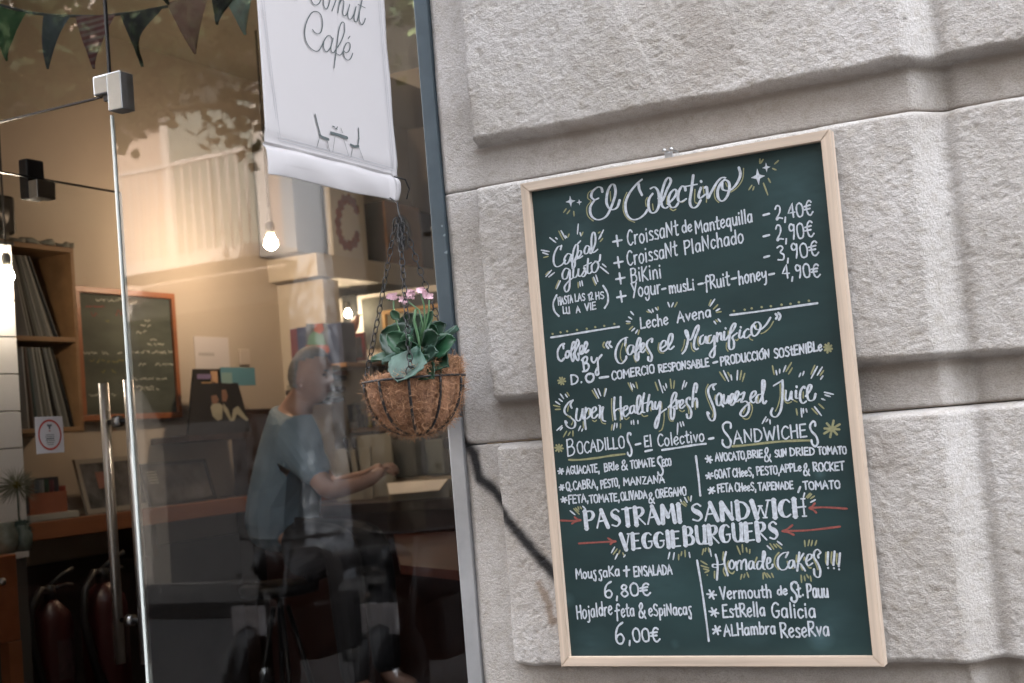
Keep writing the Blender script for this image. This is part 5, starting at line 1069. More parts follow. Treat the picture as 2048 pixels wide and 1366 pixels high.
for (u, v, r, mt, lab) in ((34, 970, .085, 'spike', 'spiky pale air plant with fine needles in front of the white tiles'), (42, 1052, .045, 'spike2', 'small dark spiky tuft on the narrow vase')):
    p = PS(u, v, XK-.06); t = thing('spiky_plant', lab, 'plant', tuple(p)); V, F = [], []
    for i in range(190):
        d = Vector((random.gauss(0, 1), random.gauss(0, 1), random.gauss(.1, 1))).normalized(); L = r*random.uniform(.6, 1.05); s = d.cross(Vector((0, 0, 1))).normalized()*.0007; b0 = len(V)
        V += [p-s, p+s, p+d*L*.6+s*.8-Vector((0, 0, .004)), p+d*L-Vector((0, 0, .012)), p+d*L*.6-s*.8-Vector((0, 0, .004))]; F.append((b0, b0+1, b0+2, b0+3, b0+4))
    tag(raw('needles', V, F, M[mt], t), kind='stuff'); bm = bmesh.new(); tube_bm(bm, [(p.x, p.y, p.z), (p.x, p.y, p.z-max(.02, (p.z-zv)))], .003, 6); from_bm('plant_stem', bm, M['spike2'], t)
    bm = bmesh.new(); bmesh.ops.create_icosphere(bm, subdivisions=2, radius=.014 if v < 1000 else .02, matrix=Matrix.Translation(p)); from_bm('plant_heart', bm, mat('olive_heart', (.12, .11, .02) if v < 1000 else (.03, .07, .06), .7), t, True)

# ---- two fire extinguishers and a bar stool
M['ext_red'] = mat('extinguisher_red', (.05, .006, .007), .4, spec=.5)
def extinguisher(u, v, x, r, h, lab):
    p = PS(u, v, x); t = thing('fire_extinguisher', lab, 'fire extinguisher', (p.x, p.y, 0)); zt = p.z; zbm = zt-h
    lathe('cylinder_body', [(0, zbm), (r*.95, zbm), (r, zbm+.02), (r, zt-.09), (r*.9, zt-.05), (r*.5, zt-.015), (r*.3, zt)], (p.x, p.y, 0), M['ext_red'], t, 28)
    lathe('valve', [(r*.28, zt-.005), (r*.28, zt+.05), (0, zt+.055)], (p.x, p.y, 0), M['black_metal'], t, 14)
    tube('lever', [(p.x, p.y, zt+.05), (p.x+.01, p.y+.06, zt+.085), (p.x+.01, p.y+.11, zt+.10)], .009, M['black'], t, 8); tube('handle', [(p.x, p.y, zt+.035), (p.x+.01, p.y+.07, zt+.045), (p.x+.01, p.y+.10, zt+.04)], .009, M['black'], t, 8)
    tube('hose', [(p.x, p.y, zt+.03), (p.x+.02, p.y-.06, zt+.045), (p.x+.03, p.y-.12, zt-.01), (p.x+.04, p.y-r-.06, zt-.12), (p.x+.05, p.y-r-.03, zt-.28), (p.x+.05, p.y-r*.7, zt-.40)], [.012, .013, .014, .015, .016, .020], M['black'], t, 10)
    y0 = -.55
    bm = bmesh.new()
    for i in range(7):
        a, b_ = y0+i*.17, y0+(i+1)*.17
        bm.faces.new([bm.verts.new((p.x+(r+.001)*math.cos(c), p.y+(r+.001)*math.sin(c), z)) for c, z in ((a, zt-.28), (b_, zt-.28), (b_, zt-.14), (a, zt-.14))])
    bmesh.ops.remove_doubles(bm, verts=bm.verts, dist=1e-4); from_bm('label_band', bm, mat('extinguisher_label', (.20, .14, .15), .6, var=.8, vscale=40, col2=(.10, .05, .06)), t)
    return t
extinguisher(100, 1200, -3.75, .075, .42, 'red fire extinguisher with a black hose nearer the orange cabinet')
extinguisher(205, 1165, -3.70, .085, .50, 'red fire extinguisher with a pale label band behind the steel handles')
def stool(p, sh, lab, mt_seat):
    t = thing('bar_stool', lab, 'stool', (p.x, p.y, 0)); R_ = .17
    lathe('seat', [(0, sh+.006), (R_*.9, sh+.012), (R_, sh), (R_*.97, sh-.035), (R_*.6, sh-.045), (0, sh-.045)], (p.x, p.y, 0), mt_seat, t, 28)
    lathe('screw_post', [(.014, sh-.28), (.014, sh-.045)], (p.x, p.y, 0), M['black_metal'], t, 12)
    for k_ in range(4):
        a = math.pi/4+k_*math.pi/2; tube('leg', [(p.x+.03*math.cos(a), p.y+.03*math.sin(a), sh-.09), (p.x+.20*math.cos(a), p.y+.20*math.sin(a), 0)], .011, M['black_metal'], t, 8)
    rr = [(p.x+.145*math.cos(a), p.y+.145*math.sin(a), sh*.30) for a in np.linspace(0, 6.283, 25)[:-1]]; tube('foot_ring', rr, .009, M['black_metal'], t, 8, True)
    return t
M['leather'] = mat('dark_red_leather', (.05, .014, .014), .45)
ps = Vector(at_level(352, 1163, .78)); stool(ps, .78, 'bar stool with a dark red seat standing alone below the chalkboard', M['leather'])
ps2 = Vector(at_level(905, 1120, .76)); stool(ps2, .76, 'dark bar stool partly hidden behind the metal door jamb', M['black'])

# ---- back wall shelves and what stands on them
def PD(u, v, y): return Vector(at_depth(u, v, y))
def shelf(lab, v_l, u_r, zz_u, zz_v, y1):
    z = PD(zz_u, zz_v, y1).z; x0, x1 = XS-.0, PD(u_r, v_l, y1).x
    t = thing('wall_shelf', lab, 'shelf', (x0, YW, z)); box('shelf_board', (max(XL+.002, x0-.3), y1, z-.024), (x1, YW-.001, z), M['wood'], t, .002)
    for u in (758, 850):
        x = PD(u, zz_v, YW-.05).x; box('bracket', (x, YW-.12, z-.16), (x+.015, YW-.001, z-.0245), M['wood_dark'], t)
    return z
zA = shelf('upper oak wall shelf behind the man at the counter', 731, 900, 660, 730, YW-.22); zB_ = shelf('lower oak wall shelf level with the coir basket', 860, 905, 700, 858, YW-.22)
def item(name, lab, cat, u0, v0, u1, v1, y, dep, mt, zbase, bev=.002, group=None):
    a, b_ = PD(u0, v1, y), PD(u1, v0, y); return tag(box(name, (a.x, y, zbase+.001), (b_.x, y+dep, b_.z), mt, None, bev), lab, cat, group)
# big book boxes on the upper shelf
yA = YW-.21
yK = 3.36; zK = float(at_depth(640, 731, yK-.02)[2])
tag(box('pillar_shelf', (float(at_depth(594, 731, yK)[0]), yK-.03, zK-.022), (float(at_depth(700, 731, yK)[0]), 3.518, zK), M['wood'], None, .002), 'short oak shelf on the pale pillar under the blue book box', 'shelf')
bk = thing('book_box', 'blue book box with a printed figure in green beside the pillar', 'box', (PD(600, 730, yK).x, yK, zK))
a, b_ = PD(598, 730, yK-.02), PD(682, 644, yK-.02)
box('box_body', (a.x, yK-.02, zK+.001), (b_.x, yK+.10, b_.z), mat('box_blue', (.03, .045, .10), .5), bk, .002); box('box_spine', (a.x-.055, yK+.00, zK+.001), (a.x-.0005, yK+.10, b_.z), mat('box_maroon', (.13, .025, .025), .5), bk)
def dpl(pts, nm, mt, y, par): raw(nm, [tuple(PD(u, v, y)) for u, v in pts], [tuple(range(len(pts)))], mt, par)
dpl([(612, 700), (612, 648), (655, 646), (657, 700)], 'printed_panel', mat('panel_grey', (.07, .08, .09), .6), yK-.0205, bk)
dpl([(612, 700), (618, 672), (628, 662), (645, 668), (656, 700)], 'printed_coat', mat('coat_green', (.09, .20, .14), .6), yK-.021, bk); dpl([(628, 662), (630, 648), (645, 647), (648, 660), (640, 668)], 'printed_face', mat('face_pink', (.32, .12, .10), .6), yK-.0212, bk); dpl([(608, 702), (612, 690), (656, 690), (660, 702), (650, 712), (614, 712)], 'printed_base', mat('base_rose', (.28, .09, .07), .6), yK-.0212, bk)
rf = thing('red_picture_frame', 'small red framed dark picture standing on the upper shelf', 'picture', tuple(PD(690, 726, yA)))
a, b_ = PD(688, 728, yA-.03), PD(727, 665, yA-.03); M['red_frame'] = mat('red_lacquer', (.16, .012, .015), .4)
for lo_, hi_ in (((a.x, zA+.001), (b_.x, zA+.02)), ((a.x, b_.z-.02), (b_.x, b_.z)), ((a.x, zA+.0205), (a.x+.016, b_.z-.0205)), ((b_.x-.016, zA+.0205), (b_.x, b_.z-.0205))): box('frame_rail', (lo_[0], yA-.03, lo_[1]), (hi_[0], yA-.01, hi_[1]), M['red_frame'], rf)
box('picture_panel', (a.x+.014, yA-.022, zA+.018), (b_.x-.014, yA-.014, b_.z-.018), mat('picture_dark', (.02, .02, .03), .4, var=.8, vscale=20), rf)
mand = thing('wooden_instrument', 'small brown wooden instrument leaning behind the red picture frame', 'instrument', tuple(PD(705, 665, yA+.02)))
bm = bmesh.new(); bmesh.ops.create_uvsphere(bm, u_segments=20, v_segments=12, radius=1, matrix=Matrix.Translation(PD(706, 656, yA+.03)) @ Matrix.Rotation(.55, 4, 'Y') @ Matrix.Diagonal((.028, .022, .075, 1))); from_bm('instrument_body', bm, mat('brown_varnish', (.20, .07, .03), .35), mand, True)
p = PD(716, 634, yA+.03); tube('instrument_peg', [p, p+Vector((.02, 0, .012))], .005, M['wood_dark'], mand, 8)
# posters and boards on the back wall
def wallpanel(name, lab, cat, u0, v0, u1, v1, mt, dep=.01, off=0.):
    y = YW-off-dep; a, b_ = PD(u0, v1, y), PD(u1, v0, y); return tag(box(name, (a.x, y, a.z), (b_.x, YW-off-.001, b_.z), mt), lab, cat)
wallpanel('dark_poster', 'dark narrow poster on the back wall above the small bulb', 'poster', 688, 588, 712, 655, mat('poster_dark', (.03, .03, .026), .7, var=.6, vscale=6))  # dark print colour of the poster itself
wallpanel('dark_poster', 'large mottled dark poster behind the pink flowers', 'poster', 730, 588, 800, 700, mat('poster_mottled', (.035, .035, .03), .7, var=.8, vscale=8, col2=(.11, .11, .08)))
wallpanel('dark_board', 'long black board above the gold framed picture', 'board', 800, 578, 905, 622, mat('board_black', (.015, .014, .014), .7))
gp = thing('gold_framed_picture', 'pale landscape picture in a gold wood frame behind the basket plant', 'picture', tuple(PD(770, 700, YW-.05)))
a, b_ = PD(771, 700, YW-.04), PD(915, 602, YW-.04); M['gold'] = mat('gold_wood', (.42, .24, .07), .45)
for lo_, hi_ in (((a.x, a.z), (b_.x, a.z+.02)), ((a.x, b_.z-.02), (b_.x, b_.z)), ((a.x, a.z+.0205), (a.x+.02, b_.z-.0205)), ((b_.x-.02, a.z+.0205), (b_.x, b_.z-.0205))): box('frame_rail', (lo_[0], YW-.05, lo_[1]), (hi_[0], YW-.02, hi_[1]), M['gold'], gp)
box('picture_panel', (a.x+.018, YW-.03, a.z+.018), (b_.x-.018, YW-.021, b_.z-.018), mat('faded_print', (.42, .36, .20), .6, var=.25, vscale=7, col2=(.30, .36, .30)), gp)
# bottles, tins and cups on the lower shelf
M['jar'] = mat('jar_glass', (.20, .22, .20), .15, var=.4, vscale=30); M['navy'] = mat('navy_card', (.03, .035, .06), .6)
bts = [(668, .020, .11, 'jar'), (676, .016, .13, 'jar'), (712, .014, .14, 'jar'), (722, .020, .10, 'navy'), (740, .018, .15, 'wood_dark'), (750, .018, .14, 'wood_dark')]
for i, (u, r, h, mt) in enumerate(bts):
    p = PD(u, 850, YW-.15); lb = ('pale glass jar at the left of the lower shelf', 'tall thin glass jar beside the first jar', 'slim glass bottle behind the white label box', 'short navy tin at the right of the navy carton', 'dark brown bottle near the basket edge', 'dark brown bottle touching the yellow pen')[i]
    tag(lathe(('glass_jar', 'glass_jar', 'glass_bottle', 'tin', 'brown_bottle', 'brown_bottle')[i], [(0, 0), (r, .0), (r, h*.6), (r*.8, h*.72), (r*.38, h*.8), (r*.36, h), (0, h)], (p.x, p.y, zB_+.001), M[mt], None, 16), lb, ('jar', 'jar', 'bottle', 'tin', 'bottle', 'bottle')[i])
item('carton', 'navy carton standing on the lower shelf', 'carton', 676, 808, 708, 850, YW-.12, .06, M['navy'], zB_)
item('label_box', 'small white label box at the front of the lower shelf', 'box', 682, 844, 708, 856, YW-.20, .04, mat('label_white', (.50, .50, .50), .5), zB_)
item('marker_pen', 'bright yellow marker pen standing on the lower shelf', 'pen', 736, 826, 740, 850, YW-.18, .012, mat('pen_yellow', (.62, .50, .02), .4), zB_)
# boxes on the soffit: letter box, crate with a wooden front, black box
lb_ = thing('letter_box', 'pale box with a large cork letter C standing on the soffit shelf', 'box', tuple(PS(668, 510, XS)))
a, b_ = PS(668, 512, XS-.01), PS(727, 400, XS-.01)
box('box_body', (XS-.20, a.y, ZS+.001), (XS-.01, b_.y, ZS+.40), mat('pale_box', (.66, .64, .58), .7), lb_)
k = Ink(lambda u, v: at_side(u, v, XS-.0095), (1, 0, 0)); cpts = cr([(713, 420), (704, 402), (688, 400), (679, 420), (676, 450), (682, 478), (694, 492), (710, 484), (714, 470)], 6)
k.ribbon([np.array(p) for p in cpts], [.026+.008*math.sin(i*1.7) for i in range(len(cpts))]); k.build('cork_letter', mat('cork_brown', (.22, .05, .022), .8, var=.2, vscale=20), lb_)
pl_ = PS(666, 500, XS); plb = tag(box('display_card', (XS-.26, a.y-.30, ZS+.001), (XS-.03, a.y-.04, ZS+.55), mat('grey_blue_card', (.26, .28, .31), .7)), 'tall grey blue card panel beside the letter box on the soffit', 'card')
cr_ = thing('record_crate', 'wooden crate with a dark front beside the letter box', 'crate', tuple(PS(775, 520, XS)))
a, b_ = PS(776, 524, XS-.005), PS(836, 410, XS-.005); zt2 = PS(776, 402, XS).z
box('crate_side', (XS-.012, a.y, ZS+.001), (XS-.0, b_.y, zt2), mat('crate_orange', (.30, .135, .04), .5, var=.15, vscale=12), cr_, .002); box('crate_front', (XS-.26, a.y, ZS+.001), (XS-.0125, a.y+.014, zt2), mat('crate_dark', (.03, .012, .009), .6, var=.3, vscale=8), cr_); box('crate_top', (XS-.26, a.y+.0145, zt2-.012), (XS-.0125, b_.y, zt2), M['wood_dark'], cr_)
bb = PS(838, 524, XS); tag(box('black_box', (XS-.22, bb.y+.01, ZS+.001), (XS-.005, bb.y+.32, zt2-.02), M['black']), 'black box at the far end of the soffit shelf', 'box')
tr_ = PS(868, 530, XS); tag(box('pale_tube', (XS-.0, tr_.y, ZS+.001), (XS+.02, tr_.y+.05, zt2-.1), M['white_in']), 'pale upright card strip against the black box', 'card')
wr = PS(803, 465, XS+.03); wring = thing('woven_ring', 'round woven beaded ornament hanging in front of the wooden crate', 'ornament', tuple(wr))
for nm_, r_, nb_ in (('bead_ring', 1.0, 30), ('bead_ring', .80, 26), ('bead_ring', .60, 20)):
    bm = bmesh.new()
    for q_ in range(nb_):
        a = 2*math.pi*q_/nb_; bmesh.ops.create_icosphere(bm, subdivisions=1, radius=.012, matrix=Matrix.Translation((wr.x, wr.y+.085*r_*math.cos(a), wr.z+.088*r_*math.sin(a))))
    from_bm(nm_, bm, M['wood_dark'], wring, True)
for r_, c_ in ((.094, 'wood_dark'), (.066, 'wood_dark'), (.040, 'wood_dark')): tube('woven_band', [(wr.x, wr.y+r_*math.cos(a), wr.z+r_*1.03*math.sin(a)) for a in np.linspace(0, 6.283, 33)[:-1]], .0085, mat('rattan_dark', (.07, .04, .022), .7, var=.6, vscale=90), wring, 6, True)
tube('ring_wire', [(wr.x-.004, wr.y+.094*math.cos(a), wr.z+.097*math.sin(a)) for a in np.linspace(0, 6.283, 33)[:-1]], .0025, mat('rattan', (.30, .19, .09), .7), wring, 6, True)
tube('hanging_string', [(wr.x, wr.y, wr.z+.097), (wr.x, wr.y, ZC)], .0012, M['black'], wring, 5)
# counter under the back shelves with a serving tray, tongs, grey cases
ct_z = 1.13; ctr = thing('back_counter', 'dark serving counter in front of the back wall', 'counter', (-3.6, 3.3, 0))
box('counter_top', (-4.1, 2.95, ct_z-.05), (1.0, YW-.001, ct_z), M['wood_dark'], ctr, .004); box('counter_front', (-4.05, 3.0, 0), (.95, 3.05, ct_z-.051), mat('counter_maroon', (.05, .018, .014), .5, var=.2, vscale=4), ctr)
a, b_ = PD(776, 966, 3.0), PD(897, 948, 3.0)
tray = thing('serving_tray', 'white angular serving tray on the counter by the man', 'tray', (a.x, 3.0, ct_z)); zt3 = a.z
raw('tray_front', [(a.x, 2.99, zt3), (b_.x, 2.99, zt3), (b_.x-.02, 2.94, zt3-.045), (a.x+.04, 2.94, zt3-.05)], [(3, 2, 1, 0)], mat('tray_white', (.72, .70, .66), .4), tray)
box('tray_body', (a.x, 2.991, ct_z+.001), (b_.x, 3.5, zt3), mat('tray_cream', (.34, .31, .24), .5), tray, .003)
cs = tag(box('grey_case', (PD(782, 900, 3.6).x, 3.6, zt3+.002), (PD(830, 900, 3.6).x, 3.9, PD(800, 878, 3.6).z), mat('case_grey', (.08, .085, .08), .6), None, .01), 'dark grey case behind the tray under the basket', 'case')
cs = tag(box('grey_tub', (PD(828, 900, 3.7).x, 3.7, zt3+.002), (PD(886, 900, 3.7).x, 3.95, PD(850, 880, 3.7).z), mat('tub_grey', (.15, .17, .15), .5), None, .008), 'lighter grey plastic tub right of the dark case', 'tub')
cup = PD(698, 960, 3.3); caddy = thing('cutlery_box', 'pale open box holding two black serving spoons', 'box', (cup.x, 3.3, ct_z)); x0, x1 = PD(668, 930, 3.3).x, PD(742, 930, 3.3).x
bz = PD(700, 872, 3.35).z
box('box_front', (x0, 3.30, ct_z+.001), (x1, 3.31, bz-.06), mat('box_pale', (.34, .34, .30), .6), caddy); box('box_back', (x0, 3.50, ct_z+.001), (x1, 3.51, bz), mat('box_dull', (.30, .30, .26), .6), caddy)
def spoon(u, lab, y=3.28):
    t = thing('serving_spoon', lab, 'spoon', tuple(PD(u, 960, y))); a, b_ = PD(u+16, 975, y), PD(u+2, 900, y); tube('spoon_handle', [a, b_], .005, M['black'], t, 8)
    c_ = PD(u, 886, y); bm = bmesh.new(); bmesh.ops.create_uvsphere(bm, u_segments=16, v_segments=10, radius=1, matrix=Matrix.Translation(c_) @ Matrix.Diagonal((.015, .007, .031, 1))); from_bm('spoon_bowl', bm, M['navy'], t, True)
spoon(692, 'black serving spoon on the left in the pale box'); spoon(708, 'black serving spoon on the right in the pale box'); spoon(893, 'dark spoon standing behind the metal jamb beside the tub', 3.5)
# plate and shiny wrapper on the dark table top near the glass
tb = thing('window_table', 'dark window table top with a small plate and a wrapper', 'table', tuple(at_level(840, 1060, .98)))
tq = [at_level(*p, .98) for p in ((770, 985), (1000, 962), (1010, 1150), (800, 1130))]
raw('table_top', [(p[0], p[1], z) for z in (.98, .95) for p in tq], [(0, 1, 2, 3), (7, 6, 5, 4), (0, 4, 5, 1), (1, 5, 6, 2), (2, 6, 7, 3), (3, 7, 4, 0)], mat('mahogany', (.075, .022, .015), .4, var=.2, vscale=4), tb)
tc_ = sum((Vector(p) for p in tq), Vector())/4; tube('table_leg', [(tc_.x, tc_.y, 0), (tc_.x, tc_.y, .949)], .03, M['black_metal'], tb); lathe('table_foot', [(.2, 0), (.2, .012), (.03, .02)], (tc_.x, tc_.y, 0), M['black_metal'], tb)
pp = at_level(840, 1045, .982); tag(lathe('plate', [(0, .0), (.05, .001), (.085, .010), (.086, .012), (.05, .004), (0, .003)], tuple(pp), mat('plate_grey', (.16, .15, .16), .3, var=.5, vscale=60), None, 28), 'small grey patterned plate on the dark window table', 'plate')
pp = at_level(905, 1030, .985); bm = bmesh.new(); bx(bm, (-.012, -.05, 0), (.012, .05, .012), .003); o = from_bm('foil_wrapper', bm, mat('foil', (.55, .50, .40), .2, .8)); o.location = tuple(pp); o.rotation_euler = (0, .2, -.6); tag(o, 'shiny pale wrapper on the dark window table by the jamb', 'wrapper')
# stack of books and papers left of the man
for i in range(7):
    a = PD(505+i*1.2, 852-i*10, 2.9); mt = mat('book_cover', [(.03, .03, .03), (.30, .28, .22), (.05, .04, .04), (.34, .32, .27), (.05, .05, .06), (.20, .10, .06), (.28, .27, .22)][i], .6)
    tag(box('book', (a.x-.02+.008*math.sin(i*2), 3.2, 1.62+i*.026), (a.x+.20, 3.4, 1.644+i*.026), mt, None, .002), 'book in the small stack on the dark rack behind the man, %s from the bottom' % ('first', 'second', 'third', 'fourth', 'fifth', 'sixth', 'seventh')[i], 'book', 'books stacked on the dark rack')
rk = thing('dark_rack', 'dark low rack behind the seated man', 'rack', (-4.0, 3.2, 0))
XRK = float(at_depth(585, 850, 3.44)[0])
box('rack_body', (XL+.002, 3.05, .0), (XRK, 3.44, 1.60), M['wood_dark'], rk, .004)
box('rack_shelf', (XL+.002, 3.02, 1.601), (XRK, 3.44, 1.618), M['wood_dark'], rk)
# ================================================================== the man at the counter (seen from his right side, short sleeved shirt)
YP = 2.45
def PP(u, v, dy=0.): return Vector(at_depth(u, v, YP+dy))
man = thing('person', 'grey haired man in a pale blue short sleeved shirt seated facing right', 'person', tuple(PP(590, 1150)))
def skin(name, nodes, edges, mt, par, lvl=2, extra=None, voxel=None):
    me = bpy.data.meshes.new(name); me.from_pydata([tuple(n_[0]) for n_ in nodes], edges, []); o = link(name, me, mt, par)
    md = o.modifiers.new('skin', 'SKIN')
    for i, n_ in enumerate(nodes):
        r = n_[1] if hasattr(n_[1], '__len__') else (n_[1], n_[1]); me.skin_vertices[0].data[i].radius = r
    me.skin_vertices[0].data[0].use_root = True
    s = o.modifiers.new('smooth', 'SUBSURF'); s.levels = lvl; s.render_levels = lvl
    if extra or voxel:
        bpy.context.view_layer.update(); dg = bpy.context.evaluated_depsgraph_get(); ev = o.evaluated_get(dg); m2 = bpy.data.meshes.new_from_object(ev)
        bm = bmesh.new(); bm.from_mesh(m2)
        if extra: extra(bm)
        bm.to_mesh(m2); bm.free(); o.modifiers.clear(); o.data = m2; m2.materials.clear(); m2.materials.append(mt)
        if voxel:
            r = o.modifiers.new('fuse', 'REMESH'); r.mode = 'VOXEL'; r.voxel_size = voxel; r.use_smooth_shade = True
            sm = o.modifiers.new('soft', 'SMOOTH'); sm.iterations = 3
    o.data.shade_smooth(); return o
SKN = mat('skin', (.46, .28, .22), .5); SHT = mat('pale_blue_shirt', (.21, .31, .41), .8, var=.12, vscale=6, bump=.3, bscale=12, bdist=.01); TRS = mat('dark_trousers', (.018, .019, .024), .8)
HR = mat('grey_hair', (.24, .235, .23), .8, var=.3, vscale=40, bump=.6, bscale=200)
hc = PP(622, 752)                                    # head centre
def head(bm):
    r = bmesh.ops.create_uvsphere(bm, u_segments=40, v_segments=30, radius=1)
    for v in r['verts']:
        x, y, z = v.co                               # x forward (towards +X), y side, z up
        sx = .098*(1-.06*(z < -.3)); X_ = x*sx; Y_ = y*.076*(1-.22*max(0, -z)); Z_ = z*.122
        if x > 0 and z < .15: X_ += .012*max(0, 1-abs(z+.75)/.35)+.004     # jaw and chin
        if x < 0 and z < -.2: X_ *= 1-.55*min(1, (-z-.2)/.8)                # nape
        if x > .55 and abs(y) < .42:
            X_ += .024*math.exp(-((z+.10)/.14)**2)*math.exp(-(y/.20)**2)      # nose
            X_ -= .008*math.exp(-((z-.12)/.08)**2)*(1-math.exp(-(y/.16)**2)*.6)   # eye sockets
            X_ += .006*math.exp(-((z+.47)/.07)**2)-.005*math.exp(-((z+.36)/.035)**2)-.004*math.exp(-((z+.56)/.03)**2)
            X_ += .006*math.exp(-((z-.26)/.08)**2)
        v.co = (X_, Y_, Z_)
    m_ = Matrix.Translation(hc) @ Matrix.Rotation(math.radians(10), 4, 'Y')
    bmesh.ops.transform(bm, matrix=m_, verts=r['verts'])
    for s in (-1, 1):
        e = bmesh.ops.create_uvsphere(bm, u_segments=14, v_segments=10, radius=1, matrix=m_ @ Matrix.Translation((-.008, s*.074, -.012)) @ Matrix.Rotation(.2, 4, 'Y') @ Matrix.Diagonal((.017, .009, .031, 1)))
nk, ch_, bl_, hp = PP(592, 812), PP(570, 880), PP(565, 985), PP(560, 1090)
sR, sL = PP(582, 865, -.17), PP(588, 868, .17); eR, eL = PP(655, 985, -.22), PP(660, 975, .20); wR, wL = PP(738, 962, -.10), PP(735, 950, .12); hR, hL = PP(768, 938, -.04), PP(765, 935, .08)
nodes = [(hp, (.12, .10)), (bl_, (.12, .09)), (ch_, (.125, .09)), (nk, (.062, .062)), (hc+Vector((-.01, 0, -.03)), (.06, .06)), (sR, (.062, .062)), (eR, (.044, .044)), (wR, (.027, .032)), (sL, (.062, .062)), (eL, (.044, .044)), (wL, (.027, .032))]
kR, kL = hp+Vector((.40, -.12, .02)), hp+Vector((.40, .12, .02)); fR, fL = Vector((kR.x+.02, kR.y, .42)), Vector((kL.x+.02, kL.y, .42))
nodes += [(hR, (.030, .022)), (hL, (.030, .022)), (kR, (.065, .065)), (fR, (.045, .045)), (fR+Vector((.14, 0, -.04)), (.035, .03)), (kL, (.065, .065)), (fL, (.045, .045)), (fL+Vector((.14, 0, -.04)), (.035, .03))]
edges = [(0, 1), (1, 2), (2, 3), (3, 4), (2, 5), (5, 6), (6, 7), (2, 8), (8, 9), (9, 10), (7, 11), (10, 12), (0, 13), (13, 14), (14, 15), (0, 16), (16, 17), (17, 18)]
def fingers(bm):
    head(bm)
    for h0, sgn in ((hR, -1), (hL, 1)):
        for i in range(4):
            dy = (i-1.5)*.017; L = (.030, .034, .032, .025)[i]; b0 = h0+Vector((.015, dy, .006)); p = [b0, b0+Vector((L*.8, 0, .006)), b0+Vector((L*1.4, 0, -.014)), b0+Vector((L*1.3, 0, -.034))]
            tube_bm(bm, p, [.0098, .0092, .0085, .0075], 8)
        b0 = h0+Vector((-.015, -sgn*.024, -.004)); tube_bm(bm, [b0, b0+Vector((.025, -sgn*.012, -.014)), b0+Vector((.048, -sgn*.004, -.026))], [.011, .010, .0085], 8)
body = skin('body', nodes, edges, SKN, man, 2, fingers, .0085)
# hair cap: back and top of the skull
bm = bmesh.new(); r = bmesh.ops.create_uvsphere(bm, u_segments=40, v_segments=30, radius=1); m_ = Matrix.Translation(hc) @ Matrix.Rotation(math.radians(10), 4, 'Y')
kill = [v for v in r['verts'] if not (v.co.z > .42+.30*v.co.x or (v.co.x < -.12 and v.co.z > -.45))]
bmesh.ops.delete(bm, geom=kill, context='VERTS')
for v in bm.verts:
    x, y, z = v.co; j = random.uniform(-.0015, .0015); X_ = x*.104*(1-.30*max(0, -z-.2)) if x < 0 else x*.100; v.co = (X_+j, y*.0815+j, z*.129+j)
bmesh.ops.transform(bm, matrix=m_, verts=bm.verts); from_bm('hair', bm, HR, man, True)
def face_bit(nm, at, sc, mt):
    for s_ in ((-1, 1) if nm != 'mouth' else (0,)):
        bm = bmesh.new(); bmesh.ops.create_uvsphere(bm, u_segments=10, v_segments=8, radius=1, matrix=m_ @ Matrix.Translation((at[0], s_*at[1], at[2])) @ Matrix.Diagonal((*sc, 1))); from_bm(nm, bm, mt, man, True)
FD = mat('face_dark', (.05, .03, .025), .6); face_bit('eye', (.090, .033, .012), (.007, .011, .006), FD); face_bit('eyebrow', (.098, .034, .031), (.008, .016, .004), HR); face_bit('mouth', (.099, 0, -.055), (.008, .020, .003), mat('lips', (.22, .08, .07), .6))
fw = lambda p, dx, dz=0: p+Vector((dx, 0, dz))
shirt = skin('shirt', [(hp+Vector((0, 0, -.05)), (.20, .165)), (bl_, (.19, .15)), (ch_, (.19, .15)), (fw(nk, -.012, -.028), (.10, .095)), (sR, (.082, .082)), (sR.lerp(eR, .86), (.066, .066)), (sL, (.082, .082)), (sL.lerp(eL, .86), (.066, .066))], [(0, 1), (1, 2), (2, 3), (2, 4), (4, 5), (2, 6), (6, 7)], SHT, man, 2)
trs = skin('trousers', [(hp+Vector((0, 0, -.04)), (.168, .14)), (kR, (.085, .085)), (fR, (.062, .062)), (kL, (.085, .085)), (fL, (.062, .062))], [(0, 1), (1, 2), (0, 3), (3, 4)], TRS, man, 2)
for f_ in (fR, fL):
    bm = bmesh.new(); bmesh.ops.create_uvsphere(bm, u_segments=18, v_segments=12, radius=1, matrix=Matrix.Translation(f_+Vector((.06, 0, -.06))) @ Matrix.Diagonal((.13, .045, .045, 1))); from_bm('shoe', bm, M['black'], man, True)
stool(Vector((hp.x-.02, hp.y, 0)), hp.z-.17, 'dark bar stool under the seated man', M['black'])
# ================================================================== across the street (seen only as reflections in the glass)
YO_ = -10.0
def RF(u, v, y): return Vector(at_depth(u, v, 2*YG-y)) + Vector((0, 2*y-2*YG, 0))
opp = thing('apartment_building', 'warm plastered apartment building across the street with railed balconies', 'building', (-8, YO_, 0))
PLA = mat('warm_plaster', (.36, .27, .22), .9, var=.12, vscale=1.2); TRIM = mat('stone_trim', (.44, .38, .34), .85); SHU = mat('grey_shutter', (.16, .17, .15), .7); IRON = mat('white_iron', (.46, .40, .37), .5)
GRD = mat('dark_shopfront', (.03, .03, .032), .3)
xb_ = RF(338, 500, YO_+.9).x; W1 = RF(668, 600, YO_).x; W0 = W1-24.5
box('wall', (W0, YO_-.5, 3.3), (W1, YO_, 13), PLA, opp); box('ground_floor', (W0, YO_-.5, -.15), (W1, YO_-.25, 3.1), GRD, opp); box('string_course', (W0, YO_-.4, 3.1), (W1, YO_+.12, 3.298), TRIM, opp); box('cornice', (W0, YO_-.4, 13.002), (W1, YO_+.4, 13.4), TRIM, opp)
rb0, rb1 = RF(240, 530, YO_+.9), RF(440, 345, YO_+.9)
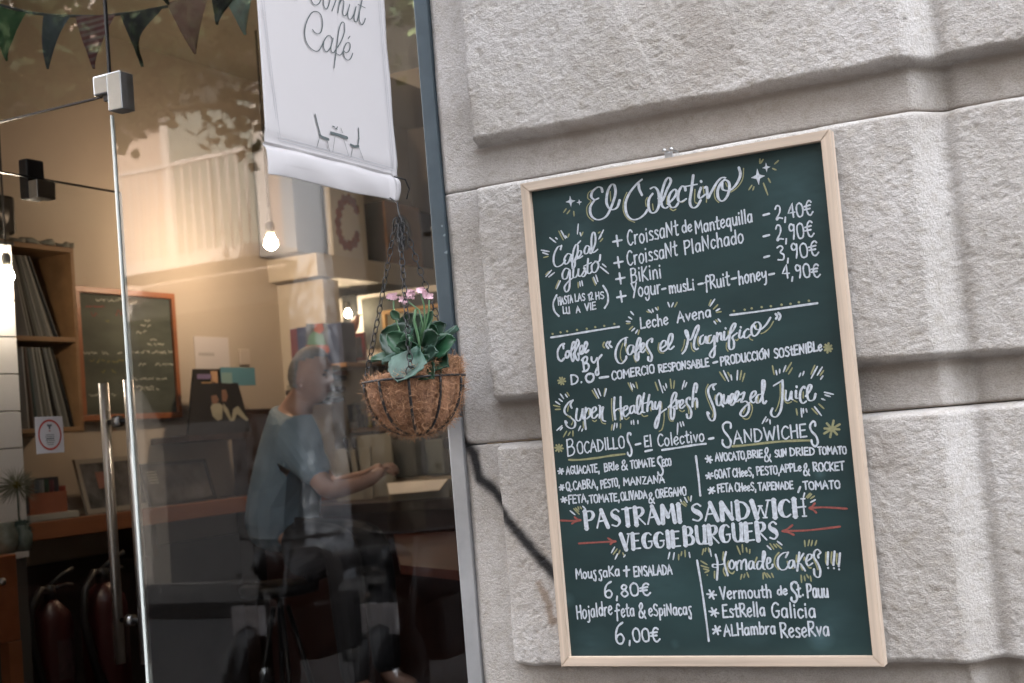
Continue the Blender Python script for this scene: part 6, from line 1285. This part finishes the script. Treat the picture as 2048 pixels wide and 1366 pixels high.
def bay(x, z):
    f_ = box('window_surround', (x-.75, YO_+.002, z), (x+.75, YO_+.05, z+2.5), TRIM, opp)
    box('shutter', (x-.6, YO_+.051, z+.02), (x-.01, YO_+.09, z+2.35), SHU, f_); box('shutter', (x+.01, YO_+.051, z+.02), (x+.6, YO_+.09, z+2.35), SHU, f_)
def balcony(x, z, w=2.3):
    s = box('balcony_slab', (x-w/2, YO_+.101, z-.14), (x+w/2, YO_+.92, z), TRIM, opp); bm = bmesh.new()
    bx(bm, (x-w/2, YO_+.87, z+.98), (x+w/2, YO_+.91, z+1.02))
    for i in range(int(w/.125)+1): X_ = x-w/2+.02+i*.124; bx(bm, (X_-.009, YO_+.88, z+.001), (X_+.009, YO_+.90, z+.98))
    tag(from_bm('railing', bm, IRON, s), kind='stuff')
zf = max(3.5, min(rb0.z, 5.0))
for fl in range(3):
    for x in [xb_-3.1*q_ for q_ in range(7)]: bay(x, zf+fl*3.1); balcony(x, zf+fl*3.1)
for x in [xb_-1.55-3.1*q_ for q_ in range(7)]: box('pilaster', (x-.28, YO_-.248, -.15), (x+.28, YO_+.06, 3.098), mat('dark_trim', (.12, .11, .10), .8), opp)
cx_ = RF(580, 600, YO_+.1).x; box('corner_pilaster', (cx_, YO_-.6, -.15), (W1+.002, YO_+.13, 12.99), mat('pale_blue_render', (.22, .24, .27), .85), opp)
op2 = thing('reflection_blocker', 'added dark building with windows that keeps reflections off the right of the glass', 'building', (W1+5, YO_-.4, 0)); DST = mat('blocker_dark', (.035, .032, .03), .9, var=.3, vscale=2)  # added near-black building, darkens the reflection right of the corner pilaster
box('wall', (W1+.003, YO_-1.2, -.15), (24, YO_-.02, 12.9), DST, op2)
for i_ in range(7):
    for j_ in range(3): box('window', (W1+1.2+i_*2.6, YO_-.019, 3.6+j_*3), (W1+2.2+i_*2.6, YO_+.01, 5.6+j_*3), GRD, op2)
# street trees
BARK = mat('plane_bark', (.14, .12, .09), .9, var=.3, vscale=8, bump=.5, bscale=20); LEAFM = [mat('street_leaf', (.06, .10, .035), .6), mat('street_leaf_light', (.26, .32, .15), .6), mat('street_leaf_dark', (.03, .055, .025), .6)]
def tree(x, y, cz_, cr_, lab, seed, off=0.):
    h = cz_*1.25
    rr = random.Random(seed); t = thing('street_tree', lab, 'tree', (x, y, -.1)); bm = bmesh.new()
    tube_bm(bm, [(x, y, -.15), (x+.05, y, h*.25), (x-.05, y+.05, h*.5), (x, y, h*.75)], [.16, .13, .10, .05], 10)
    tips = []
    for i in range(12):
        a = rr.uniform(0, 6.28); z = h*rr.uniform(.52, .78); R_ = h*rr.uniform(.16, .30); R_ = cr_*rr.uniform(.35, .95); z = cz_-cr_*1.1; e = Vector((x+off+R_*math.cos(a), y+R_*math.sin(a)*.8, cz_+cr_*rr.uniform(-.7, .7))); tube_bm(bm, [(x, y, z-.2), Vector((x, y, z)).lerp(e, .5)+Vector((0, 0, .1)), e], [.05, .035, .012], 6); tips.append(e)
    from_bm('trunk', bm, BARK, t, True); V, F, MI = [], [], []
    for e in tips*3:
        c = e+Vector((rr.gauss(0, .3), rr.gauss(0, .3), rr.gauss(0, .22)))
        for k_ in range(170):
            p = c+Vector((rr.gauss(0, .20), rr.gauss(0, .22), rr.gauss(0, .16))); n_ = Vector((rr.gauss(0, 1), rr.gauss(0, 1), rr.gauss(.5, 1))).normalized(); a = n_.orthogonal().normalized(); b_ = n_.cross(a); an = rr.uniform(0, 6.28); d = a*math.cos(an)+b_*math.sin(an); s = n_.cross(d); L = rr.uniform(.06, .13); b0 = len(V)
            V += [p-d*L*.6, p+s*L*.42, p+d*L*.6, p-s*L*.42]; F.append((b0, b0+1, b0+2, b0+3)); MI.append(rr.choice((0, 0, 1, 2)))
    me = bpy.data.meshes.new('crown'); me.from_pydata([tuple(v) for v in V], [], F); [me.materials.append(m_) for m_ in LEAFM]; me.polygons.foreach_set('material_index', MI); me.update()
    o = bpy.data.objects.new('crown', me); C.objects.link(o); o.parent = t; o.matrix_parent_inverse = t.matrix_world.inverted(); tag(o, kind='stuff')
p = RF(150, 200, -5.5); tree(p.x-.9, -5.5, 5.1, 1.25, 'leafy plane tree at the kerb opposite the open door', 4, .5)
p = RF(420, 120, -6.3); tree(p.x+1.5, -6.3, 5.25, 1.3, 'leafy plane tree at the kerb opposite the banner', 5, -1.4)
# two parked motorcycles at the far kerb
def moto(x, y, lab):
    t = thing('parked_motorcycle', lab, 'motorcycle', (x, y, -.15), 'motorcycles parked across the street'); z0 = -.15
    for k_, dx in (('wheel', -.62), ('wheel', .62)):
        w = lathe(k_, [(.20, -.05), (.29, -.055), (.31, 0), (.29, .055), (.20, .05), (.20, -.05)], (x, y+dx, z0+.31), M['black'], t, 28, 'X'); lathe('hub', [(0, -.04), (.05, -.04), (.05, .04), (0, .04)], (x, y+dx, z0+.31), M['steel'], t, 16, 'X')
    bm = bmesh.new(); bmesh.ops.create_uvsphere(bm, u_segments=20, v_segments=12, radius=1, matrix=Matrix.Translation((x, y+.15, z0+.80)) @ Matrix.Diagonal((.16, .34, .18, 1))); from_bm('tank', bm, mat('dark_paint', (.015, .012, .014), .4), t, True)
    box('engine', (x-.15, y-.22, z0+.33), (x+.15, y+.28, z0+.68), M['black_metal'], t, .04); box('saddle', (x-.13, y-.75, z0+.80), (x+.13, y-.10, z0+.90), M['black'], t, .03)
    tube('fork', [(x-.08, y+.62, z0+.31), (x-.08, y+.40, z0+1.02)], .022, M['black_metal'], t); tube('fork', [(x+.08, y+.62, z0+.31), (x+.08, y+.40, z0+1.02)], .022, M['black_metal'], t); tube('handlebar', [(x-.36, y+.28, z0+1.06), (x, y+.40, z0+1.04), (x+.36, y+.28, z0+1.06)], .014, M['black_metal'], t)
    lathe('headlight', [(0, .07), (.08, .05), (.09, 0), (.05, -.08)], (x, y+.50, z0+.92), M['black_metal'], t, 20, 'Y'); box('mudguard', (x-.07, y-.95, z0+.60), (x+.07, y-.60, z0+.66), M['black'], t, .01)
    pl = box('number_plate', (x-.11, y+.70, z0+.55), (x+.11, y+.712, z0+.71), M['card'], t)
    box('exhaust', (x+.14, y-.70, z0+.28), (x+.21, y+.05, z0+.35), M['steel'], t, .02)
for (u, lab) in ((480, 'dark motorcycle parked opposite the glass, the one nearer the door'), (745, 'dark motorcycle parked opposite the glass, the one nearer the banner')):
    p = RF(u, 1300, -3.6); moto(p.x, -4.4, lab)
